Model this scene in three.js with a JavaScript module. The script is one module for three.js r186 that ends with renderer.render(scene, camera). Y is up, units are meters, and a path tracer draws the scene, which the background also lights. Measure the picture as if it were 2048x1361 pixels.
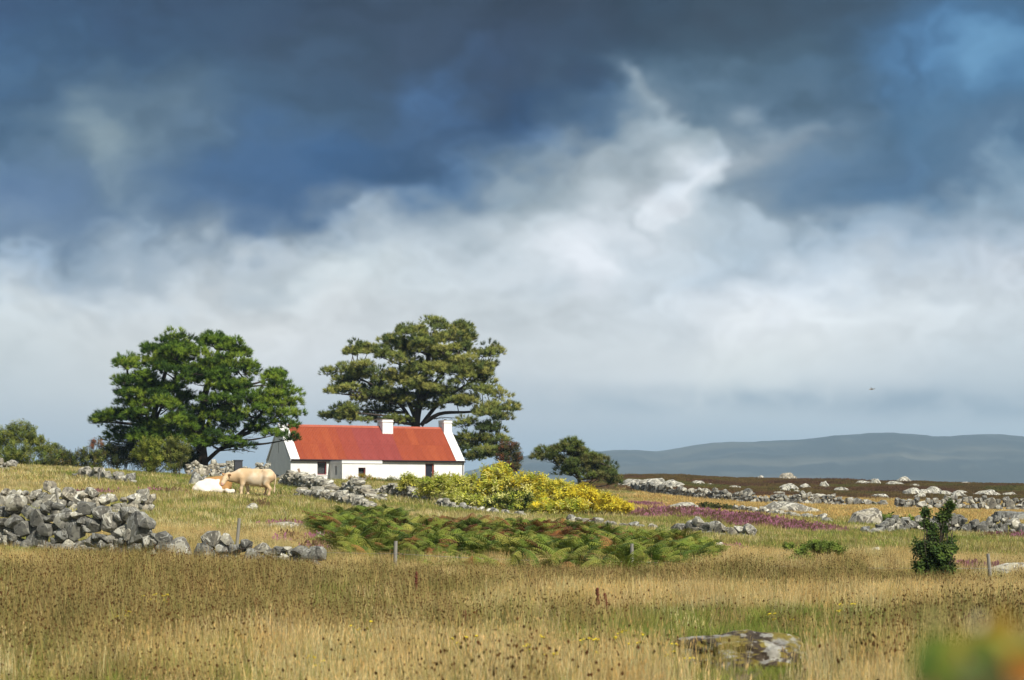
import * as THREE from 'three';
import { ConvexGeometry } from 'three/addons/geometries/ConvexGeometry.js';
import { MarchingCubes } from 'three/addons/objects/MarchingCubes.js';
import { mergeGeometries, mergeVertices, toCreasedNormals } from 'three/addons/utils/BufferGeometryUtils.js';

// ------------------------------------------------------------------ camera, sky, sun, exposure
const F = 3600, EYE = 1.7, HORIZON = 1000, WIDE = 2048, TALL = 1361;
const scene = new THREE.Scene();
const camera = new THREE.PerspectiveCamera(2 * Math.atan(TALL / 2 / F) * 180 / Math.PI, WIDE / TALL, 0.2, 20000);
camera.position.set(0, EYE, 0);
camera.lookAt(0, EYE, -100);
camera.setViewOffset(WIDE, TALL, 0, TALL / 2 - HORIZON, WIDE, TALL);
camera.focus = 105;
camera.userData.fStop = 4;

const renderer = new THREE.WebGLRenderer({ antialias: true });
renderer.toneMapping = THREE.LinearToneMapping;
renderer.toneMappingExposure = 1.22;
scene.backgroundIntensity = scene.environmentIntensity = 0.82;
renderer.shadowMap.enabled = true;

const SUN_AZ = 0.56, SUN_EL = 0.72;             // to the right behind the camera, and above the horizon
const sunDir = new THREE.Vector3(Math.sin(SUN_AZ) * Math.cos(SUN_EL), Math.sin(SUN_EL), Math.cos(SUN_AZ) * Math.cos(SUN_EL));
const sun = new THREE.DirectionalLight(new THREE.Color(1, 0.945, 0.85), 4.9);
sun.position.copy(sunDir).multiplyScalar(400).add(new THREE.Vector3(0, 0, -120));
sun.target.position.set(0, 0, -120);
sun.castShadow = true;
sun.shadow.mapSize.set(4096, 4096);
Object.assign(sun.shadow.camera, { left: -160, right: 160, top: 160, bottom: -160, near: 1, far: 900 });
scene.add(sun, sun.target);

// ------------------------------------------------------------------ numbers
const rng = (seed) => { let a = seed >>> 0; return () => { a = (a + 0x6D2B79F5) >>> 0; let t = a; t = Math.imul(t ^ (t >>> 15), t | 1); t ^= t + Math.imul(t ^ (t >>> 7), t | 61); return ((t ^ (t >>> 14)) >>> 0) / 4294967296; }; };
const hash3 = (x, y, z) => { let h = Math.imul(x, 374761393) ^ Math.imul(y, 668265263) ^ Math.imul(z, 2147483647 - 1274126177); h = Math.imul(h ^ (h >>> 13), 1274126177); return ((h ^ (h >>> 16)) >>> 0) / 4294967296; };
const fade = (t) => t * t * (3 - 2 * t);
const mix = (a, b, t) => a + (b - a) * t;
const clamp = (x, a = 0, b = 1) => Math.min(b, Math.max(a, x));
const step = (x, a, b) => fade(clamp((x - a) / (b - a)));
function noise3(x, y, z = 0) {
  const ix = Math.floor(x), iy = Math.floor(y), iz = Math.floor(z), fx = fade(x - ix), fy = fade(y - iy), fz = fade(z - iz);
  const at = (i, j, k) => hash3(ix + i, iy + j, iz + k);
  return mix(mix(mix(at(0, 0, 0), at(1, 0, 0), fx), mix(at(0, 1, 0), at(1, 1, 0), fx), fy), mix(mix(at(0, 0, 1), at(1, 0, 1), fx), mix(at(0, 1, 1), at(1, 1, 1), fx), fy), fz) * 2 - 1;
}
function fbm(x, y, z = 0, n = 4) { let s = 0, a = 0.5, t = 0; for (let i = 0; i < n; i++) { s += a * noise3(x, y, z + i * 7.3); t += a; a *= 0.5; x = x * 2.03 + 1.7; y = y * 2.03 - 3.1; z *= 2.03; } return s / t; }
const lin = (c) => { c /= 255; return c <= 0.04045 ? c / 12.92 : Math.pow((c + 0.055) / 1.055, 2.4); };
const cubic = (a, b, c, d, t) => b + 0.5 * t * (c - a + t * (2 * a - 5 * b + 4 * c - d + t * (3 * (b - c) + d - a)));

// ------------------------------------------------------------------ the sky: broken rain cloud, dark above, pale below
{
  const U = [0, 256, 512, 768, 1024, 1280, 1536, 1792, 2048], V = [0, 125, 250, 375, 500, 625, 750, 875, 1000];
  const G = [
    [[56, 78, 108], [52, 71, 96], [51, 67, 89], [51, 63, 80], [46, 56, 72], [49, 58, 72], [56, 70, 84], [59, 80, 99], [73, 102, 126]],
    [[62, 90, 119], [63, 86, 109], [63, 84, 106], [52, 67, 86], [49, 63, 84], [60, 80, 98], [70, 91, 107], [68, 100, 129], [80, 121, 155]],
    [[79, 104, 127], [104, 123, 137], [70, 94, 118], [61, 84, 111], [60, 86, 116], [108, 129, 144], [91, 112, 129], [79, 110, 135], [91, 121, 146]],
    [[96, 120, 150], [109, 130, 152], [78, 106, 139], [79, 106, 137], [143, 159, 171], [176, 188, 196], [135, 154, 169], [100, 126, 150], [139, 159, 177]],
    [[142, 161, 181], [154, 170, 185], [166, 179, 190], [188, 199, 205], [208, 217, 223], [205, 216, 224], [182, 196, 208], [178, 193, 207], [204, 213, 222]],
    [[200, 208, 211], [208, 213, 214], [213, 217, 218], [214, 219, 221], [212, 219, 222], [222, 229, 233], [232, 237, 241], [220, 227, 231], [208, 216, 221]],
    [[206, 214, 217], [214, 219, 220], [219, 223, 225], [219, 224, 227], [216, 222, 225], [223, 229, 231], [231, 237, 237], [211, 219, 223], [200, 211, 217]],
    [[195, 204, 211], [197, 206, 212], [197, 206, 213], [195, 205, 213], [193, 204, 213], [191, 204, 213], [189, 204, 214], [191, 206, 216], [193, 208, 217]],
    [[183, 195, 204], [183, 195, 204], [183, 195, 204], [182, 195, 205], [181, 195, 206], [180, 196, 207], [179, 196, 208], [181, 197, 209], [181, 197, 209]],
  ].map((r) => r.map((c) => c.map(lin)));
  // wisps and gaps: place, half sizes, tilt, colour, share
  const wisps = [
    [1135, 515, 62, 70, 0.5, [240, 244, 250], 0.95], [1290, 425, 95, 34, -0.5, [238, 243, 249], 0.9], [1330, 375, 150, 30, -0.42, [230, 236, 243], 0.85], [1245, 180, 34, 26, 0.6, [150, 168, 182], 0.7],
    [1270, 255, 60, 40, -0.9, [176, 190, 200], 0.65], [1440, 300, 130, 26, -0.45, [150, 171, 188], 0.6], [1490, 560, 140, 40, -0.1, [228, 234, 240], 0.6], [1180, 340, 60, 40, -0.4, [190, 203, 212], 0.5],
    [1085, 555, 42, 46, 0.3, [190, 202, 210], 0.7], [1230, 500, 40, 52, 0.5, [196, 207, 215], 0.6], [210, 262, 62, 34, 0.75, [146, 166, 176], 0.75], [285, 370, 66, 32, 0.45, [150, 170, 186], 0.6],
    [820, 200, 90, 46, -0.5, [84, 120, 162], 0.6], [1830, 120, 110, 62, -0.4, [98, 148, 192], 0.6], [1960, 130, 62, 40, 0.4, [112, 162, 202], 0.65], [1690, 330, 170, 44, -0.2, [92, 122, 152], 0.55],
    [1480, 500, 110, 40, -0.2, [170, 186, 200], 0.6], [1600, 800, 420, 22, 0.03, [158, 176, 190], 0.75], [1950, 800, 260, 26, 0, [154, 173, 188], 0.75], [1250, 815, 200, 16, 0.02, [172, 189, 201], 0.5],
    [560, 500, 120, 28, -0.1, [192, 201, 208], 0.5], [60, 330, 90, 60, 0.3, [112, 138, 168], 0.5], [1010, 120, 140, 70, 0.2, [60, 74, 98], 0.5], [560, 330, 170, 60, -0.1, [80, 112, 150], 0.5], [720, 60, 160, 50, 0, [62, 76, 98], 0.5],
    [1240, 60, 120, 60, 0.2, [58, 68, 85], 0.5], [1380, 180, 90, 26, -0.5, [118, 142, 160], 0.5],
  ].map((w) => [...w.slice(0, 5), w[5].map(lin), w[6]]);
  // where the dark cloud ends and the pale cloud begins
  const brink = [[0, 500], [150, 478], [300, 440], [430, 462], [600, 452], [700, 430], [780, 372], [900, 312], [1000, 302], [1100, 270], [1190, 205], [1255, 165], [1320, 250], [1390, 290], [1470, 400], [1600, 440], [1700, 408], [1850, 384], [1950, 335], [2048, 300]];
  const brinkAt = (u) => { let i = 0; while (i < brink.length - 2 && u > brink[i + 1][0]) i++; return mix(brink[i][1], brink[i + 1][1], fade(clamp((u - brink[i][0]) / (brink[i + 1][0] - brink[i][0])))); };
  const mirror = (x, n) => { x = ((x % (2 * n)) + 2 * n) % (2 * n); return x > n ? 2 * n - x : x; };
  const tex = [0, 0, 0];
  function color(az, el, out) {
    const u0 = 1024 + F * (Math.abs(az) < 0.4 ? Math.tan(az) : az), v0 = el > 0.4 ? 1000 - F * el : 1000 - F * Math.tan(el) / Math.max(0.9, Math.cos(az));
    const sx = u0 / 420, sy = v0 / 260;
    const cover = step(v0, 840, 580);
    let wu = fbm(sx, sy, 1.3, 6) * 150 + fbm(sx * 3.1, sy * 3.4, 8.3, 5) * 120, wv = fbm(sx, sy, 5.9, 6) * 95 + fbm(sx * 3.1, sy * 3.4, 3.3, 5) * 88;
    wu *= mix(0.5, 1, cover); wv *= mix(0.12, 1, cover);
    const u = mirror(u0 + wu, 2048), v = v0 + wv < 0 ? mirror(v0 + wv, 640) : v0 + wv;
    const gu = clamp(u / 256, 0, 7.999), gv = clamp(v / 125, 0, 7.999), iu = Math.floor(gu), iv = Math.floor(gv), fu = gu - iu, fv = gv - iv;
    const g = (j, i, c) => G[clamp(j, 0, 8)][clamp(i, 0, 8)][c];
    for (let c = 0; c < 3; c++) {
      const r = [-1, 0, 1, 2].map((j) => cubic(g(iv + j, iu - 1, c), g(iv + j, iu, c), g(iv + j, iu + 1, c), g(iv + j, iu + 2, c), fu));
      out[c] = Math.max(0.02, cubic(...r, fv));
    }
    const ripple = fbm(u0 / 95 + wu / 90, v0 / 70 + wv / 90, 6.6, 6);
    const um = mirror(u0 + wu * 0.75, 2048), vm = v0 + wv * 0.75 < 0 ? mirror(v0 + wv * 0.75, 640) : v0 + wv * 0.75;
    for (const [cu, cv, ru, rv, tilt, col, share] of wisps) {
      const du = um - cu, dv = vm - cv, a = (du * Math.cos(tilt) + dv * Math.sin(tilt)) / ru, b = (dv * Math.cos(tilt) - du * Math.sin(tilt)) / rv, q = a * a + b * b;
      if (q > 9) continue;
      const k = share * Math.exp(-q * 0.75) * clamp(0.8 + ripple * 1.3, 0.2, 1);
      for (let c = 0; c < 3; c++) out[c] = mix(out[c], col[c], k);
    }
    const edge = (v0 < 0 ? mirror(v0, 640) : v0) + wv * 0.6 + ripple * 95 - brinkAt(mirror(u0 + wu * 0.5, 2048)), near = Math.exp(-((edge / 150) ** 2)), t = step(edge, -38, 46);
    for (let c = 0; c < 3; c++) out[c] *= 1 + near * (t * 0.44 - 0.22) * [1.1, 1, 0.9][c];
    const billow = 0.45 - Math.abs(fbm(u0 / 78 + wu / 70, v0 / 56 + wv / 70, 14.2, 5)) * 1.6;
    const grain = (ripple * 0.15 + billow * 0.13) * cover + fbm(u0 / 150 + wu / 60, v0 / 110 + wv / 60, 2.2, 6) * 0.26 * cover + fbm(u0 / 520, v0 / 70, 4.4, 4) * 0.05;
    for (let c = 0; c < 3; c++) out[c] *= 1 + grain;
    const blue = step(out[1], 0.34, 0.1);   // thin rain cloud lets the blue behind it through
    out[0] *= 1 - 0.06 * blue; out[1] *= 1 + 0.06 * blue; out[2] *= 1 + 0.18 * blue;
  }
  const W = 4096, H = 2048, data = new Float32Array(W * H * 4);
  const azOf = (x) => { let a = ((x + 0.5) / W - 0.25) * 2 * Math.PI; return a > Math.PI ? a - 2 * Math.PI : a; }, elOf = (y) => ((y + 0.5) / H - 0.5) * Math.PI;
  const S = 8, cw = W / S, ch = H / 2 / S + 1, coarse = new Float32Array(cw * ch * 3);
  for (let j = 0; j < ch; j++) for (let i = 0; i < cw; i++) { color(azOf(i * S), Math.max(0, elOf(H / 2 + j * S)), tex); coarse.set(tex, (j * cw + i) * 3); }
  for (let y = H / 2; y < H; y++) for (let x = 0; x < W; x++) {
    const o = (y * W + x) * 4, az = azOf(x), el = elOf(y);
    if (Math.abs(az) < 0.36 && el < 0.34) color(az, el, tex);
    else {
      const fi = x / S, fj = (y - H / 2) / S, i = Math.floor(fi), j = Math.min(ch - 2, Math.floor(fj)), a = fi - i, b = fj - j, i2 = (i + 1) % cw;
      for (let c = 0; c < 3; c++) tex[c] = mix(mix(coarse[(j * cw + i) * 3 + c], coarse[(j * cw + i2) * 3 + c], a), mix(coarse[((j + 1) * cw + i) * 3 + c], coarse[((j + 1) * cw + i2) * 3 + c], a), b);
    }
    data[o] = tex[0]; data[o + 1] = tex[1]; data[o + 2] = tex[2]; data[o + 3] = 1;
  }
  for (let y = 0; y < H / 2; y++) for (let x = 0; x < W; x++) { const o = (y * W + x) * 4; data[o] = 0.2; data[o + 1] = 0.22; data[o + 2] = 0.22; data[o + 3] = 1; }
  const t = new THREE.DataTexture(data, W, H, THREE.RGBAFormat, THREE.FloatType);
  t.mapping = THREE.EquirectangularReflectionMapping;
  t.magFilter = t.minFilter = THREE.LinearFilter;
  t.needsUpdate = true;
  scene.background = t;
  scene.environment = t;
}
scene.fog = new THREE.FogExp2(new THREE.Color(0.52, 0.77, 1.0), 0.000125);

// ------------------------------------------------------------------ helpers
const V3 = (x, y, z) => new THREE.Vector3(x, y, z);
const taken = new Map();
const numbered = (n) => { const k = taken.get(n) ?? 0; taken.set(n, k + 1); return k ? n + '_' + String(k).padStart(3, '0') : n; };
function tag(o, label, category, group, kind) { Object.assign(o.userData, { label, category }); if (group) o.userData.group = group; if (kind) o.userData.kind = kind; return o; }
function shade(o) { o.castShadow = o.receiveShadow = true; return o; }
function thing(name, label, category, pos, group) { const o = new THREE.Group(); o.name = numbered(name); if (pos) o.position.copy(pos); scene.add(o); return tag(o, label, category, group); }
function mesh(name, geo, mat, parent) { const m = shade(new THREE.Mesh(geo, mat)); m.name = parent ? name : numbered(name); (parent ?? scene).add(m); return m; }
function std(r, g, b, rough = 0.95, more = {}) { return new THREE.MeshStandardMaterial({ color: new THREE.Color().setRGB(r, g, b), roughness: rough, side: THREE.DoubleSide, ...more }); }
function leafy(through = 0.3, more = {}) { return new THREE.MeshPhysicalMaterial({ color: 0xffffff, roughness: 0.95, transmission: through, thickness: 0, side: THREE.DoubleSide, specularIntensity: 0.25, ...more }); }
function dataTexture(n, fn, srgb = false) {
  const d = new Uint8Array(n * n * 4);
  for (let y = 0; y < n; y++) for (let x = 0; x < n; x++) { const c = fn(x / n, y / n), o = (y * n + x) * 4; for (let k = 0; k < 3; k++) d[o + k] = clamp(Math.round((Array.isArray(c) ? c[k] : c) * 255), 0, 255); d[o + 3] = 255; }
  const t = new THREE.DataTexture(d, n, n); t.wrapS = t.wrapT = THREE.RepeatWrapping; t.magFilter = THREE.LinearFilter; t.minFilter = THREE.LinearFilter; t.needsUpdate = true;
  if (srgb) t.colorSpace = THREE.SRGBColorSpace;
  return t;
}
// noise that tiles over the unit square
const tileNoise = (u, v, k, z, n = 4) => { const a = u * 2 * Math.PI, b = v * 2 * Math.PI, r = k / (2 * Math.PI); return fbm(Math.cos(a) * r + Math.cos(b) * r * 0.71 + z, Math.sin(a) * r + 11, Math.sin(b) * r + z * 3, n); };
// a geometry from loose triangles: push(a, b, c, colour)
class Tris {
  constructor() { this.p = []; this.c = []; }
  tri(a, b, c, col) { this.p.push(a.x, a.y, a.z, b.x, b.y, b.z, c.x, c.y, c.z); for (let i = 0; i < 3; i++) this.c.push(...col); }
  quad(a, b, c, d, col) { this.tri(a, b, c, col); this.tri(a, c, d, col); }
  geo() { const g = new THREE.BufferGeometry(); g.setAttribute('position', new THREE.Float32BufferAttribute(this.p, 3)); g.setAttribute('color', new THREE.Float32BufferAttribute(this.c, 3)); g.computeVertexNormals(); return g; }
}
function boxUV(g, k = 1) {   // uv in metres by the dominant axis of each face
  if (g.index) g = g.toNonIndexed();
  const p = g.attributes.position, n = p.count, uv = new Float32Array(n * 2), a = V3(), b = V3(), c = V3();
  for (let i = 0; i < n; i += 3) {
    a.fromBufferAttribute(p, i); b.fromBufferAttribute(p, i + 1).sub(a); c.fromBufferAttribute(p, i + 2).sub(a); b.cross(c);
    const ax = Math.abs(b.x), ay = Math.abs(b.y), az = Math.abs(b.z);
    for (let j = i; j < i + 3; j++) { const x = p.getX(j), y = p.getY(j), z = p.getZ(j); uv[j * 2] = (ax > ay && ax > az ? z : x) * k; uv[j * 2 + 1] = (ay >= ax && ay >= az ? z : y) * k; }
  }
  g.setAttribute('uv', new THREE.BufferAttribute(uv, 2));
  return g;
}
function taperTube(points, r0, r1, sides = 6, bend = 0) {
  const curve = new THREE.CatmullRomCurve3(points), n = Math.max(2, (points.length - 1) * (bend || 3)), g = new THREE.TubeGeometry(curve, n, 1, sides, false), p = g.attributes.position, at = V3();
  for (let i = 0; i <= n; i++) { curve.getPointAt(i / n, at); const r = mix(r0, r1, i / n); for (let j = 0; j <= sides; j++) { const k = i * (sides + 1) + j; p.setXYZ(k, at.x + (p.getX(k) - at.x) * r, at.y + (p.getY(k) - at.y) * r, at.z + (p.getZ(k) - at.z) * r); } }
  return g;
}
function box(x0, x1, y0, y1, z0, z1) { const g = new THREE.BoxGeometry(x1 - x0, y1 - y0, z1 - z0); g.translate((x0 + x1) / 2, (y0 + y1) / 2, (z0 + z1) / 2); return g; }
function instances(name, geo, mat, list, parent) {   // list of [matrix, colour]
  const m = new THREE.InstancedMesh(geo, mat, list.length);
  list.forEach(([mt, c], i) => { m.setMatrixAt(i, mt); if (c) m.setColorAt(i, c); });
  m.name = parent ? name : numbered(name); shade(m); (parent ?? scene).add(m);
  return m;
}
const Q = new THREE.Quaternion(), UPV = V3(0, 1, 0), EU = new THREE.Euler();
const place = (x, y, z, q, sx, sy = sx, sz = sx) => new THREE.Matrix4().compose(V3(x, y, z), q, V3(sx, sy, sz));
const spin = (yaw, tx = 0, tz = 0) => new THREE.Quaternion().setFromEuler(EU.set(tx, yaw, tz, 'YXZ'));
const tint = (c, r, k = 0.15) => { const s = 1 + (r() * 2 - 1) * k; return new THREE.Color().setRGB(c[0] * s * (1 + (r() - 0.5) * k * 0.5), c[1] * s, c[2] * s * (1 + (r() - 0.5) * k * 0.5)); };

// ------------------------------------------------------------------ the lie of the land
const COLS = [-500, 0, 500, 1000, 1230, 1500, 2048, 2600];
const DEPTHS = [4, 17, 30, 45, 60, 80, 100, 125, 155, 200, 260, 330, 420, 600, 1000, 8000];
const HEIGHTS = [
  [0.1, 0.05, 0.1, 0.25, 0.6, 1.4, 2.6, 3.9, 4.0, 2.8, 0, -3, -6, -10, -14, -15],
  [0.05, 0.02, 0.05, 0.18, 0.5, 1.25, 2.4, 3.75, 3.6, 2.5, 0, -3, -6, -10, -14, -15],
  [0.0, 0.0, -0.02, -0.02, 0.15, 0.85, 1.93, 2.75, 3.1, 2.9, 1, -2, -5, -10, -14, -15],
  [0.0, 0.0, -0.05, -0.14, 0.08, 0.5, 0.85, 1.75, 2.9, 2.4, 1, -1, -4, -10, -14, -15],
  [0.0, 0.0, -0.07, -0.2, -0.12, 0.22, 0.5, 0.95, 1.4, 1.95, 3.9, 5.1, 3, -6, -14, -15],
  [0.0, 0.0, -0.1, -0.28, -0.32, 0.0, 0.26, 0.62, 0.9, 1.15, 2.9, 4.9, 3, -6, -14, -15],
  [0.0, 0.0, -0.2, -0.6, -0.62, -0.42, -0.2, 0.12, 0.38, 0.5, 1.9, 4.0, 2, -6, -14, -15],
  [0.0, 0.0, -0.2, -0.7, -0.8, -0.5, -0.3, 0.1, 0.3, 0.5, 1.6, 3.4, 1, -6, -14, -15],
];
const BUMPS = [[1365, 103, 0.4, 3.6, 4], [1480, 95, 0.3, 4, 4], [420, 88, 0.28, 4, 4], [1482, 18.8, 0.1, 0.8, 0.6], [590, 66, 0.2, 2.2, 2], [1010, 104, 0.3, 6, 5], [2030, 51, 0.15, 2, 1.5]];   // banks and knolls: place, height, half sizes
const LOGD = DEPTHS.map(Math.log);
function along(row, l) {
  let i = 0; while (i < LOGD.length - 2 && l > LOGD[i + 1]) i++;
  const t = clamp((l - LOGD[i]) / (LOGD[i + 1] - LOGD[i])), at = (k) => row[clamp(k, 0, row.length - 1)];
  return cubic(at(i - 1), at(i), at(i + 1), at(i + 2), t);
}
function groundAt(x, z) {
  const r = Math.max(4, Math.hypot(x, z)), az = Math.atan2(x, -z), u = clamp(1024 + F * Math.tan(clamp(az, -0.7, 0.7)), -500, 2600), l = Math.log(r);
  let i = 0; while (i < COLS.length - 2 && u > COLS[i + 1]) i++;
  const t = clamp((u - COLS[i]) / (COLS[i + 1] - COLS[i])), at = (k) => along(HEIGHTS[clamp(k, 0, COLS.length - 1)], l);
  let h = cubic(at(i - 1), at(i), at(i + 1), at(i + 2), t);
  h *= step(Math.abs(az), Math.PI, 1.2) * (r < 600 ? 1 : 0) + (r >= 600 ? 1 : 0);
  const rough = step(r, 8, 30) * (1 - step(r, 400, 700));
  h += (fbm(x / 7, z / 7, 3.1, 3) * 0.13 + fbm(x / 26, z / 26, 9.7, 2) * 0.22 * step(r, 60, 200)) * rough;
  h += fbm(x / 14, z / 9, 6.2, 3) * 0.7 * step(r, 230, 290) * (1 - step(r, 380, 450));
  for (const [px, d, amp, rx, rz] of BUMPS) { const q = ((x - (px - 1024) / F * d) / rx) ** 2 + ((z + d) / rz) ** 2; if (q < 9) h += amp * Math.exp(-q); }
  return h;
}
const atDepth = (px, d) => V3((px - 1024) / F * d, 0, -d);
function onGround(px, d, lift = 0) { const p = atDepth(px, d); p.y = groundAt(p.x, p.z) + lift; return p; }
const inSpace = (px, row, d) => V3((px - 1024) / F * d, EYE + (HORIZON - row) / F * d, -d);
const pxOf = (x, z) => 1024 + F * x / -z;

const soilTex = dataTexture(256, (u, v) => { const n = tileNoise(u, v, 9, 1, 5) * 0.5 + tileNoise(u, v, 50, 4, 3) * 0.5; return 0.78 + 0.35 * n; });
{
  const A = [], R = [0.6];
  for (let a = -180; a < -32; a += 6) A.push(a);
  for (let a = -32; a <= 32; a += 0.16) A.push(a);
  for (let a = 38; a <= 180; a += 6) A.push(Math.min(a, 180));
  if (A[A.length - 1] < 180) A.push(180);
  while (R[R.length - 1] < 7500) R.push(R[R.length - 1] * (R[R.length - 1] < 6 ? 1.4 : R[R.length - 1] < 450 ? 1.016 : 1.12));
  const pos = [], col = [], uv = [], idx = [], N = A.length;
  for (const r of R) for (const a of A) {
    const t = a * Math.PI / 180, x = Math.sin(t) * r, z = -Math.cos(t) * r;
    pos.push(x, groundAt(x, z), z); uv.push(x / 2.3, z / 2.3);
    const u = pxOf(x, Math.min(z, -1)), n = fbm(x / 5, z / 5, 2, 4), m = fbm(x / 17, z / 17, 7, 3);
    let c = [0.2, 0.155, 0.065];
    const g = step(n + m * 0.6, 0.0, 0.5); c = [mix(c[0], 0.1, g), mix(c[1], 0.105, g), mix(c[2], 0.03, g)];
    if (z < 0 && r > 105) { const k = step(r, 110, 150) * step(u, 1150, 1300) * 0.8; c = [mix(c[0], 0.3, k), mix(c[1], 0.19, k), mix(c[2], 0.06, k)]; }
    const moor = step(r + n * 14, 214, 232) * step(u, 950, 1150); c = [mix(c[0], 0.075, moor), mix(c[1], 0.042, moor), mix(c[2], 0.026, moor)];
    const far = step(r, 450, 800); c = [mix(c[0], 0.1, far), mix(c[1], 0.09, far), mix(c[2], 0.05, far)];
    const j = 1 + n * 0.25; col.push(c[0] * j, c[1] * j, c[2] * j);
  }
  for (let i = 0; i < R.length - 1; i++) for (let k = 0; k < N - 1; k++) { const a = i * N + k, b = a + 1, c = a + N, d = c + 1; idx.push(a, b, c, b, d, c); }
  const c0 = pos.length / 3; pos.push(0, groundAt(0, -0.1), 0); uv.push(0, 0); col.push(0.2, 0.155, 0.065);
  for (let k = 0; k < N - 1; k++) idx.push(c0, k + 1, k);
  const g = new THREE.BufferGeometry(); g.setIndex(idx);
  g.setAttribute('position', new THREE.Float32BufferAttribute(pos, 3)); g.setAttribute('color', new THREE.Float32BufferAttribute(col, 3)); g.setAttribute('uv', new THREE.Float32BufferAttribute(uv, 2)); g.computeVertexNormals();
  const m = mesh('ground', g, new THREE.MeshStandardMaterial({ vertexColors: true, map: soilTex, roughness: 1, bumpMap: soilTex, bumpScale: 0.04, side: THREE.DoubleSide }));
  tag(m, 'rolling rough pasture and moor under the grass', 'ground', null, 'structure');
}
// far hills across the bay
{
  const ridge = [[700, 990], [960, 940], [1040, 919], [1110, 909], [1180, 903], [1250, 899], [1320, 903], [1420, 889], [1520, 884], [1640, 876], [1780, 866], [1880, 873], [1960, 869], [2048, 875], [2250, 890], [2600, 930], [3100, 990]];
  const top = (px) => { let i = 0; while (i < ridge.length - 2 && px > ridge[i + 1][0]) i++; const t = clamp((px - ridge[i][0]) / (ridge[i + 1][0] - ridge[i][0])), at = (k) => ridge[clamp(k, 0, ridge.length - 1)][1]; return cubic(at(i - 1), at(i), at(i + 1), at(i + 2), t); };
  const pos = [], col = [], idx = []; let N = 0;
  const DS = []; for (let k = 0; k <= 60; k++) DS.push(k / 60);
  for (let px = 700; px <= 3100; px += 8) {
    N++;
    for (const k of DS) {
      const d = mix(3600, 6400, k), p = atDepth(px, d), peak = (HORIZON - top(px)) / F * 5200 + EYE + 15;
      const shape = k < 0.57 ? Math.pow(fade(k / 0.57), 0.8) : 1 - 0.8 * fade((k - 0.57) / 0.43);
      const n = fbm(p.x / 420, p.z / 420, 4, 5), gully = Math.abs(fbm(p.x / 200, p.z / 700, 8, 4));
      p.y = -16 + shape * (peak * (1 + 0.0 * n)) + (n * 34 - gully * 46) * Math.sin(Math.PI * Math.min(1, k * 1.7)) * shape + fbm(p.x / 60, p.z / 60, 1, 3) * 3 * shape;
      pos.push(p.x, p.y, p.z);
      const r = step(fbm(p.x / 90, p.z / 60, 12, 4), 0.28, 0.5); const q = step(fbm(p.x / 300, p.z / 160, 22, 4), -0.3, 0.4); col.push(mix(0.03, 0.08, q) + r * 0.03, mix(0.033, 0.075, q) + r * 0.03, mix(0.025, 0.05, q) + r * 0.025);
    }
  }
  const M = DS.length; for (let i = 0; i < N - 1; i++) for (let k = 0; k < M - 1; k++) { const a = i * M + k, b = a + 1, c = a + M, d = c + 1; idx.push(a, c, b, b, c, d); }
  const g = new THREE.BufferGeometry(); g.setIndex(idx); g.setAttribute('position', new THREE.Float32BufferAttribute(pos, 3)); g.setAttribute('color', new THREE.Float32BufferAttribute(col, 3)); g.computeVertexNormals();
  tag(mesh('hills', g, new THREE.MeshStandardMaterial({ vertexColors: true, roughness: 1, side: THREE.DoubleSide })), 'long blue hazy hills beyond the moor', 'hills', null, 'structure');
}

// ------------------------------------------------------------------ materials of stone, plaster, timber
const graniteTex = dataTexture(256, (u, v) => {
  const n = tileNoise(u, v, 7, 3, 5), l = step(tileNoise(u, v, 9, 21, 5), 0.06, 0.2), w = step(tileNoise(u, v, 18, 44, 4), 0.2, 0.3), s = tileNoise(u, v, 90, 9, 2), k = step(tileNoise(u, v, 16, 61, 4), 0.25, 0.42);
  let c = [0.62 + n * 0.22 + s * 0.12, 0.61 + n * 0.22 + s * 0.12, 0.58 + n * 0.21 + s * 0.12];
  c = c.map((x, i) => mix(x, [0.86, 0.85, 0.79][i], l * 0.75)); c = c.map((x, i) => mix(x, [1, 1, 0.97][i], w * 0.8)); c = c.map((x, i) => mix(x, [0.3, 0.3, 0.3][i], k * 0.6));
  return c;
}, true);
const stoneMats = [[0.62, 0.6, 0.54], [0.46, 0.455, 0.43], [0.34, 0.34, 0.325], [0.56, 0.52, 0.45], [0.7, 0.68, 0.62]].map((c) => std(...c, 0.95, { map: graniteTex, bumpMap: graniteTex, bumpScale: 0.02 }));
const stonePale = std(0.8, 0.77, 0.69, 0.95, { map: graniteTex, bumpMap: graniteTex, bumpScale: 0.03 });
const stoneBlocks = [];
{
  const r = rng(11);
  for (let k = 0; k < 16; k++) {   // angular blocks about one unit across
    const pts = [];
    const round = 0.25 + r() * 0.5;   // from slab to cobble
    for (let i = 0; i < 25; i++) { const v = V3(r() * 2 - 1, r() * 2 - 1, r() * 2 - 1).normalize(), m = Math.max(Math.abs(v.x), Math.abs(v.y), Math.abs(v.z)); pts.push(v.multiplyScalar(mix(1 / m, 1, round) * (0.8 + r() * 0.25))); }
    const g = new ConvexGeometry(pts);
    g.computeBoundingBox(); const bb = g.boundingBox; g.translate(-(bb.min.x + bb.max.x) / 2, -(bb.min.y + bb.max.y) / 2, -(bb.min.z + bb.max.z) / 2); g.scale(1 / (bb.max.x - bb.min.x), 1 / (bb.max.y - bb.min.y), 1 / (bb.max.z - bb.min.z));
    const u = boxUV(g, 0.55); u.translate(0, 0, 0); const uv = u.attributes.uv; const ox = r(), oy = r(); for (let i = 0; i < uv.count; i++) uv.setXY(i, uv.getX(i) * 0.6 + ox, uv.getY(i) * 0.6 + oy);
    u.computeVertexNormals(); stoneBlocks.push(toCreasedNormals(u, 0.62));
  }
}
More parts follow.
